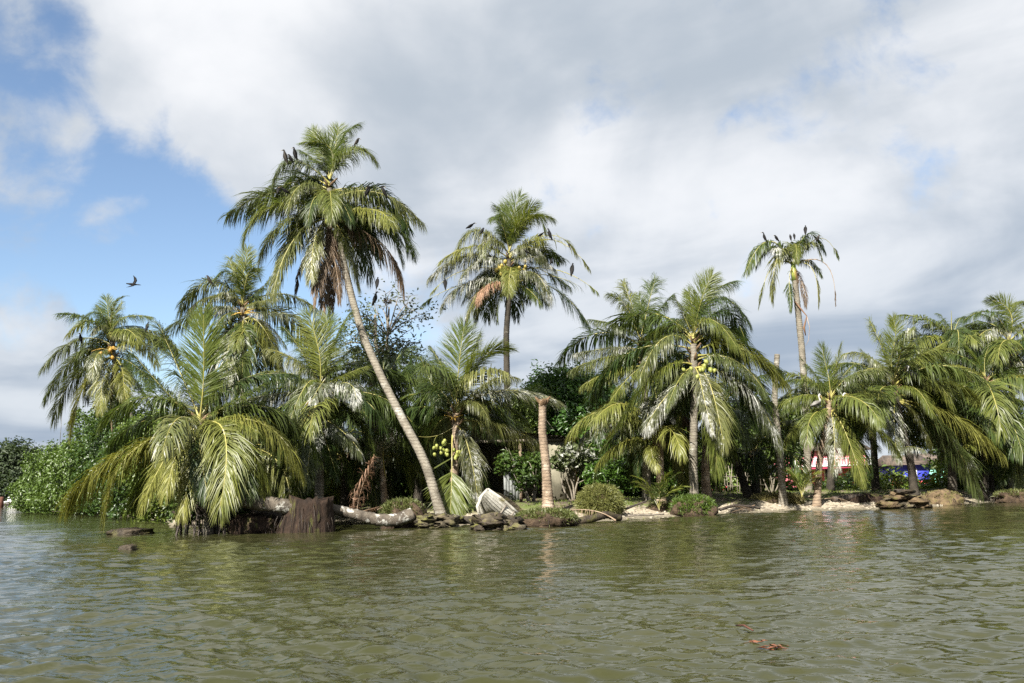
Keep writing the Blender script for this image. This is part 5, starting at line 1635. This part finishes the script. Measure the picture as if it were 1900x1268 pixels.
loose('upright dead brown frond stuck in the bank beside the fallen trunk', [(662, 952, 30.4), (673, 905, 30.3), (692, 848, 30.2)], 'p', ll=.30, droop=.8, nl=60, petiole=.05, head=(1, -.6, 0), width=.06)
loose('dead pinkish frond lying on the bank before the round bush', [(1142, 966, 31.2), (1085, 946, 31.2), (1008, 958, 31.4)], 'd', ll=.16, droop=.9, nl=60, petiole=.3)
loose('orange dry frond lying behind the fallen trunk', [(668, 950, 31), (690, 944, 31.2), (715, 938, 31.6)], 'p', ll=.2, droop=.7, nl=30)
loose('dry frond on the sand by the weathered root stump', [(1745, 930, 42.6), (1765, 915, 42.8), (1790, 925, 43)], 'd', ll=.2, droop=.8, nl=40)


loose('brown frond lying on the sand right of the grassy mound', [(1345, 944, 36.2), (1372, 940, 36.4), (1395, 946, 36.2)], 'd', ll=.2, droop=.7, nl=50)
loose('grey frond trailing from the bank into the water left of the dry grass mound', [(1400, 938, 37.6), (1378, 944, 37), (1352, 952, 36.6)], 'd', ll=.18, droop=.6, nl=50)
loose('brown frond caught at the foot of the small bright palm', [(1530, 926, 39.6), (1556, 925, 39.4), (1580, 934, 39.2)], 'd', ll=.2, droop=.7, nl=50)
loose('dry frond lying by the fallen white streaked trunk', [(700, 946, 30.8), (725, 940, 31), (752, 950, 30.6)], 'd', ll=.2, droop=.7, nl=50)
# pebbles and litter on the beach, grass on the bank
def scatter():
    px = rng.uniform(620, 1900, 1400)
    mb = MB()
    for x in px[:700]:
        sx = P(x, 940, 35)[0] / 35
        for _ in range(1):
            d = rng.uniform(.15, 2.4)
            y = 30.0
            for _k in range(4):
                y = float(shore(sx * y)) + d
            X = sx * y
            z = float(ground_z(X, y))
            mb.blob((X, y, z), np.array([.05, .05, .03]) * rng.uniform(.5, 1.6), 6, 4, .1, 2)
    o = mb.build('pebbles', MAT['coral'])
    tag(o, 'pale shells and pebbles on the narrow beach', kind='stuff')
    g = MB()
    n = 26000
    x = rng.uniform(-13, 28, n)
    d = rng.uniform(2.2, 16, n)
    y = shore(x) + d
    pat = np.sin(x * 1.3 + np.sin(y * .8) * 1.4) * np.sin(y * .9 + x * .4) + rng.normal(0, .35, n)
    k = pat > .1
    x, y = x[k], y[k]
    C = np.stack([x, y, ground_z(x, y) - .02], -1)
    blades(g, C, np.tile([0, 0, 1.0], (len(C), 1)), .17, .03, .4)
    o = g.build('grass', MAT['grass'])
    tag(o, 'short green grass growing in patches on the bank', kind='stuff')
    t = MB()
    for i in range(110):
        X = rng.uniform(-9, 26)
        Y = float(shore(X)) + rng.uniform(.4, 3.5)
        z = float(ground_z(X, Y)) + .02
        a = rng.uniform(0, 6.28)
        l = rng.uniform(.15, .6)
        dv = np.array([math.cos(a), math.sin(a), 0])
        t.tube([(X, Y, z), np.array([X, Y, z + .03]) + dv * l, np.array([X, Y, z]) + dv * 2 * l], .014, 4)
    o = t.build('driftwood_litter', MAT['wood'])
    tag(o, 'twigs and small driftwood strewn over the bank', kind='stuff')


scatter()


# floating leaves
def floating():
    o0 = W(1424, 1196)
    root = empty('floating_leaves', (o0[0], o0[1], 0.02))
    tag(root, 'orange dead leaves drifting on the water near the camera', 'leaves')
    for i in range(22):
        p = W(1390 + rng.uniform(0, 66), 1196 + rng.normal(0, 5)) + np.array([0, 0, rng.uniform(-.02, .010)])
        mb = MB()
        leaf_cloud(mb, p[None], np.array([[rng.normal() * .12, rng.normal() * .12, 1]]), .12, .04, .05)
        mb.build('leaf', MAT['orange_leaf'], root)
    a, b = W(1366, 1170), W(1398, 1180)
    MB().tube([a + [0, 0, .04], (a + b) / 2 + [0, 0, .06], b + [0, 0, .04]], [.006, .010, .006], 5).build('stalk', MAT['rust'], root)


floating()

# ------------------------------------------------------------------ far bank at the left
def far_bank():
    x = np.linspace(-700, 500, 160)
    mb = MB()
    rows = []
    for k, (yy, f) in enumerate([(640, 0), (680, .6), (760, 1), (900, .7)]):
        z = f * (30 + 9 * np.sin(x * .012 + 1) + 6 * np.sin(x * .031) + 3 * np.sin(x * .09 + 2) + rng.normal(0, 1.3, len(x))) - 1
        rows.append(np.stack([x, np.full(len(x), yy) + rng.normal(0, 3, len(x)), z], -1))
    n = len(x)
    i = np.arange(3)[:, None] * n
    j = np.arange(n - 1)[None, :]
    Q = np.stack([i + j, i + j + 1, i + n + j + 1, i + n + j], -1).reshape(-1, 4)
    mb.add(np.concatenate(rows), [Q])
    o = mb.build('hill', MAT['hill'])
    tag(o, 'low forested hills far beyond the river', kind='structure')
    specs = [(-25, 892, 285, 9, 9.5), (22, 888, 280, 7.5, 9), (60, 900, 290, 6, 7), (-70, 890, 290, 9, 10), (40, 915, 276, 6, 5), (95, 895, 300, 8, 8), (4, 915, 276, 6, 5)]
    labs = ['broad dark tree on the far bank cut by the left edge', 'tallest dark tree on the far bank above the moored boat', 'lower tree on the far bank right behind the boat', 'dark tree on the far bank outside the left edge',
            'round bushy tree on the far bank just above the boat cabin', 'tree on the far bank half hidden by the mangrove', 'low tree at the waterline of the far bank by the rust red post']
    for (px, py, D, rx, rz), lab in zip(specs, labs):
        c = P(px, py, D)
        root = empty('far_tree', (c[0], D, 1.0))
        tag(root, lab, 'tree', 'trees on the far bank')
        crown_geo([(c, (rx, rx, rz)), (c + np.array([rx * .5, 0, rz * .4]), (rx * .6, rx * .6, rz * .5)), (c - np.array([rx * .4, 0, -rz * .3]), (rx * .6, rx * .6, rz * .6))], 1.6, 1.0, .6, clump=1.4, per=10, lump=.2).build('crown', MAT['far'], root)
        MB().tube([(c[0], D, -.5), (c[0] + .3, D, c[2] * .6), (c[0], D, c[2])], [.5, .4, .2], 6).build('trunk', MAT['bark_dark'], root)


far_bank()


def boat():
    D = 268
    c = P(24, 940, D)
    root = empty('cabin_boat', (c[0], D, 0))
    tag(root, 'small white cabin boat with yellow side moored at the far bank', 'boat')
    L = 6.0
    mb = MB()
    xs = np.linspace(-L / 2, L / 2, 9)
    rows = []
    for t, x in zip(np.linspace(0, 1, 9), xs):
        w = 1.1 * (1 - max(0, (t - .55) / .45) ** 2)
        sh = .95 + .5 * max(0, t - .4)
        rows.append([[c[0] + x, D - w, sh], [c[0] + x, D - w * .7, -.1], [c[0] + x, D + w * .7, -.1], [c[0] + x, D + w, sh]])
    V = np.array(rows).reshape(-1, 3)
    i = np.arange(8)[:, None] * 4
    Q = np.concatenate([i + np.array([a, a + 1, a + 5, a + 4]) for a in (0, 1, 2)] + [i + np.array([3, 0, 4, 7])])
    mb.add(V, [Q, [[0, 3, 2, 1]]])
    mb.build('hull', MAT['white'], root)
    MB().box((c[0] - .3, D - 1.06, .62), (4.6, .10, .5)).build('side_band', MAT['yellow'], root)
    cb = MB().add([[c[0] - 1.4, D - .8, 1.0], [c[0] + 1.2, D - .8, 1.1], [c[0] + .8, D - .7, 2.5], [c[0] - 1.3, D - .7, 2.5],
                   [c[0] - 1.4, D + .8, 1.0], [c[0] + 1.2, D + .8, 1.1], [c[0] + .8, D + .7, 2.5], [c[0] - 1.3, D + .7, 2.5]],
                  [[[0, 1, 2, 3], [5, 4, 7, 6], [1, 5, 6, 2], [4, 0, 3, 7], [3, 2, 6, 7]]]).build('cabin', MAT['white'], root)
    for k in range(3):
        MB().box((c[0] - 1.0 + k * .72, D - .79, 1.95), (.5, .10, .5)).build('window', MAT['pane'], cb)
    p = P(3, 933, 180)
    o = MB().tube([(p[0], 180, -.5), (p[0], 180, P(3, 926, 180)[2]), (p[0], 180, P(3, 922, 180)[2])], [.4, .38, .3], 8).build('mooring_post', MAT['rust'])
    tag(o, 'rust red mooring post at the left edge of the water', 'post')
    q = P(10, 934, 262)
    d = empty('low_boat', (q[0], 262, 0))
    tag(d, 'low dark open boat beside the white cabin boat', 'boat')
    mb = MB()
    mb.blob((q[0], 262, .35), (3.0, .9, .55), 14, 8, .0, 1)
    mb.build('hull', MAT['wood_dark'], d)
    MB().box((q[0] - .4, 262, .95), (2.6, 1.2, .35)).build('canopy', MAT['white'], d)


boat()


# ------------------------------------------------------------------ birds
def loft(mb, pts, rad, sides=8, sq=1.0):
    mb.tube(pts, rad, sides)


POSES = {
    'upright': ([(-.17, 0, -.20), (-.10, 0, -.04), (-.03, 0, .10), (.02, 0, .24), (.04, 0, .36), (.035, 0, .44), (.05, 0, .52), (.10, 0, .565), (.15, 0, .56)], [.018, .05, .088, .098, .072, .042, .034, .042, .022]),
    'hunched': ([(-.20, 0, -.16), (-.12, 0, -.02), (-.04, 0, .10), (.03, 0, .21), (.06, 0, .29), (.075, 0, .34), (.10, 0, .375), (.14, 0, .38), (.17, 0, .37)], [.018, .05, .09, .10, .085, .06, .046, .042, .022]),
    'preening': ([(-.20, 0, -.16), (-.12, 0, -.02), (-.04, 0, .10), (.03, 0, .22), (.07, 0, .33), (.09, 0, .42), (.05, 0, .47), (-.01, .02, .45), (-.04, .03, .41)], [.018, .05, .09, .10, .07, .042, .034, .04, .02]),
    'craning': ([(-.26, 0, .02), (-.16, 0, .07), (-.05, 0, .13), (.06, 0, .20), (.14, 0, .26), (.19, 0, .31), (.24, 0, .35), (.29, 0, .375), (.33, 0, .37)], [.018, .05, .088, .094, .068, .042, .034, .04, .02]),
}


def bird_data(pose):
    pts, rad = POSES[pose]
    mb = MB()
    pts = np.array(pts)
    # resample for a smooth body
    t = np.linspace(0, len(pts) - 1, 22)
    p = np.stack([np.interp(t, range(len(pts)), pts[:, k]) for k in range(3)], -1)
    ker = np.array([.25, .5, .25])
    for _ in range(2):
        p[1:-1] = .25 * p[:-2] + .5 * p[1:-1] + .25 * p[2:]
    mb.tube(p, np.interp(t, range(len(pts)), rad), 10)
    # folded wings lie along the flanks
    a, b = p[5], p[14]
    for s in (-1, 1):
        mb.tube([b + [0, s * .06, -.02], (a + b) / 2 + [-.03, s * .085, 0], a + [-.05, s * .05, -.02], p[1] + [-.03, s * .02, 0]], [.03, .045, .035, .01], 6)
    h = p[-1]
    d = nrm(p[-1] - p[-3])
    mb.tube([h - d * .02, h + d * .05, h + d * .10 - np.array([0, 0, .01])], [.018, .011, .004], 6, mat=1)
    for s in (-1, 1):
        q = p[7] + np.array([.02, s * .04, -.04])
        mb.tube([q, [.0, s * .035, .01], [.05, s * .035, -.005]], [.018, .012, .012], 5)
    return mb


_birds = {}
BIRDS = [
    # feet pixel, distance, pose, heading degrees, scale, plumage, label
    (529, 299, 35.5, 'upright', 160, 1.0, 'bird_young', 'leftmost of three black cormorants on the upper left frond of the tallest palm'),
    (539, 299, 35.6, 'hunched', 200, .8, 'bird', 'middle, smallest of three cormorants on the upper left frond of the tallest palm'),
    (547, 293, 35.8, 'upright', 150, .95, 'bird', 'highest of three cormorants on the upper left frond of the tallest palm'),
    (516, 358, 35.8, 'hunched', 90, .75, 'bird', 'cormorant low on the left frond of the tallest palm, the outer one'),
    (530, 360, 35.6, 'craning', 190, .85, 'bird', 'cormorant low on the left frond of the tallest palm, the inner hunched one'),
    (682, 362, 35.8, 'preening', 0, .95, 'bird', 'preening cormorant on the right frond of the tallest palm, nearer the trunk'),
    (712, 362, 35.8, 'preening', 180, .95, 'bird', 'preening cormorant on the right frond of the tallest palm, farther out'),
    (662, 268, 36.2, 'hunched', 20, .8, 'bird_young', 'brownish cormorant half hidden at the top right of the tallest palm'),
    (700, 532, 44, 'upright', 80, 1.0, 'bird', 'upper of two cormorants above the half bare tree'),
    (696, 562, 44, 'upright', 30, 1.15, 'bird', 'lower of two cormorants on the half bare tree beside the nest'),
    (872, 425, 45.6, 'craning', 10, 1.0, 'bird', 'cormorant leaning forward on top of the left arch of the slender palm'),
    (895, 432, 45.8, 'hunched', 40, .8, 'bird', 'cormorant beside the leaning one on the left arch of the slender palm'),
    (826, 534, 46, 'upright', 100, 1.05, 'bird', 'cormorant alone on a bare stalk at the left of the slender palm'),
    (1003, 440, 45.6, 'craning', 20, .8, 'bird', 'inner of two cormorants on the upper right stalk of the slender palm'),
    (1020, 441, 45.6, 'upright', 150, 1.0, 'bird', 'outer of two cormorants on the upper right stalk of the slender palm'),
    (1062, 508, 45.8, 'upright', 60, 1.15, 'bird', 'cormorant far out on the lower right stalk of the slender palm'),
    (1023, 489, 45.4, 'hunched', 60, .85, 'bird', 'cormorant among the right hand fronds of the slender palm'),
    (1056, 458, 46, 'hunched', 100, .5, 'bird', 'tiny dark bird on the hanging yellow tuft of the slender palm'),
    (978, 471, 45.2, 'craning', 170, .7, 'bird', 'cormorant close to the heart of the slender palm'),
    (1419, 446, 51.6, 'upright', 160, 1.0, 'bird', 'leftmost cormorant on the royal palm'),
    (1441, 446, 51.8, 'hunched', 180, .9, 'bird', 'second cormorant from the left on the royal palm'),
    (1467, 445, 52, 'upright', 90, .7, 'bird', 'third bird from the left on the royal palm, left one of the close pair'),
    (1474, 443, 52, 'upright', 80, .7, 'bird', 'fourth bird from the left on the royal palm, right one of the close pair'),
    (1495, 433, 52, 'upright', 60, 1.0, 'bird', 'highest cormorant on the crown of the royal palm'),
    (1518, 446, 52, 'hunched', 10, .9, 'bird_young', 'rightmost greyish cormorant on the royal palm'),
    (149, 634, 56.6, 'upright', 170, 1.1, 'bird', 'cormorant on the left frond of the leftmost palm'),
    (273, 612, 57, 'upright', 70, 1.05, 'bird', 'cormorant on the right frond of the leftmost palm'),
    (388, 524, 40.8, 'hunched', 200, .9, 'bird_young', 'brownish cormorant on the upper frond of the palm with orange flower stalks'),
    (361, 574, 41, 'hunched', 100, .85, 'bird', 'dark cormorant on the lower left frond of the palm with orange flower stalks'),
]
for (px, py, D, pose, hd, sc, m, lab) in BIRDS:
    key = (pose, m)
    if key not in _birds:
        o = bird_data(pose).build('cormorant', [MAT[m], MAT['beak']], None, smooth=True)
        _birds[key] = o.data
    else:
        o = bpy.data.objects.new('cormorant', _birds[key])
        COL.objects.link(o)
    o.location = [float(v) for v in P(px, py, D - 0.8)]
    o.rotation_euler = (0, 0, math.radians(hd))
    sc *= 0.86
    o.scale = (sc, sc, sc)
    tag(o, lab, 'bird', 'cormorants perched in the palms')


def flying_bird():
    mb = MB()
    p = np.array([(-.42, 0, .0), (-.30, 0, .0), (-.12, 0, .0), (.05, 0, .01), (.18, 0, .02), (.30, 0, .03), (.42, 0, .04), (.48, 0, .04), (.58, 0, .035)])
    mb.tube(p, [.03, .045, .075, .085, .06, .032, .035, .025, .004], 8)
    for s in (-1, 1):
        pts = [np.array([.10, s * .05, .03]), np.array([.14, s * .30, .12]), np.array([.04, s * .52, .19]), np.array([-.16, s * .72, .22])]
        ch = [.20, .21, .17, .03]
        V = []
        for q, c in zip(pts, ch):
            V += [q + [c * .35, 0, 0], q + [-c * .65, 0, -.01], q + [0, 0, .015]]
        i = (np.arange(3) * 3)[:, None]
        mb.add(V, [i + np.array([0, 2, 5, 3]), i + np.array([2, 1, 4, 5]), i + np.array([0, 3, 4, 1])])
    o = mb.build('flying_cormorant', MAT['bird'], None, smooth=True)
    o.location = [float(v) for v in P(246, 528, 50)]
    o.rotation_euler = (math.radians(48), math.radians(8), math.radians(8))
    o.scale = (.85, .85, .85)
    tag(o, 'black cormorant flying in the blue sky above the leftmost palm', 'bird')


flying_bird()


def pelican(label, px, py, D, hd, sc, stretch):
    """grey bodied, white necked bird with a long bill"""
    o = empty('pelican', P(px, py, D))
    tag(o, label, 'bird', 'pelicans resting in the right hand palms')
    def L(p):
        p = np.asarray(p, float) * sc
        c, s_ = math.cos(math.radians(hd)), math.sin(math.radians(hd))
        return np.array([p[0] * c - p[1] * s_, p[0] * s_ + p[1] * c, p[2]]) + np.array(o.location)
    mb = MB()
    mb.tube([L(q) for q in [(-.42, 0, .10), (-.30, 0, .14), (-.12, 0, .20), (.06, 0, .26), (.18, 0, .32), (.24, 0, .38)]], np.array([.03, .10, .17, .18, .12, .06]) * sc, 10)
    for s_ in (-1, 1):
        mb.tube([L(q) for q in [(.14, s_ * .13, .32), (-.05, s_ * .17, .27), (-.25, s_ * .12, .18), (-.42, s_ * .05, .12)]], np.array([.04, .08, .06, .015]) * sc, 6)
        mb.tube([L(q) for q in [(-.02, s_ * .07, .12), (0, s_ * .07, 0), (.08, s_ * .08, -.01)]], np.array([.03, .022, .02]) * sc, 5)
    if stretch:
        nk = [(.20, 0, .34), (.30, 0, .42), (.33, 0, .54), (.36, 0, .62), (.44, 0, .66), (.50, 0, .65)]
        bl = [(.48, 0, .65), (.66, 0, .60), (.84, 0, .53)]
    else:
        nk = [(.20, 0, .34), (.27, 0, .44), (.20, 0, .58), (.18, 0, .70), (.25, 0, .76), (.31, 0, .74)]
        bl = [(.29, 0, .74), (.38, 0, .58), (.42, 0, .40)]
    mb.build('body', MAT['pelican_grey'], o, smooth=True)
    MB().tube([L(q) for q in nk], np.array([.07, .06, .045, .045, .065, .04]) * sc, 8).build('neck', MAT['pelican_white'], o, smooth=True)
    MB().tube([L(q) for q in bl], np.array([.04, .035, .01]) * sc, 6).build('bill', MAT['beak'], o, smooth=True)


MAT['pelican_grey'] = solid_mat('pelican_plumage', (0.07, 0.065, 0.06), (0.21, 0.20, 0.185), 7, 0.8, 0.2, 30)
MAT['pelican_white'] = solid_mat('pelican_neck', (0.28, 0.275, 0.26), (0.44, 0.43, 0.41), 5, 0.7, 0.1, 30)
pelican('pelican with upright neck at the left side of the small bright palm crown', 1516, 757, 39.4, 20, .78, False)
pelican('pelican stretching its neck at the right side of the small bright palm crown', 1556, 752, 39.4, 10, .78, True)
pelican('pelican standing on an arched frond of the large right hand palm', 1694, 702, 42.2, 150, .8, False)
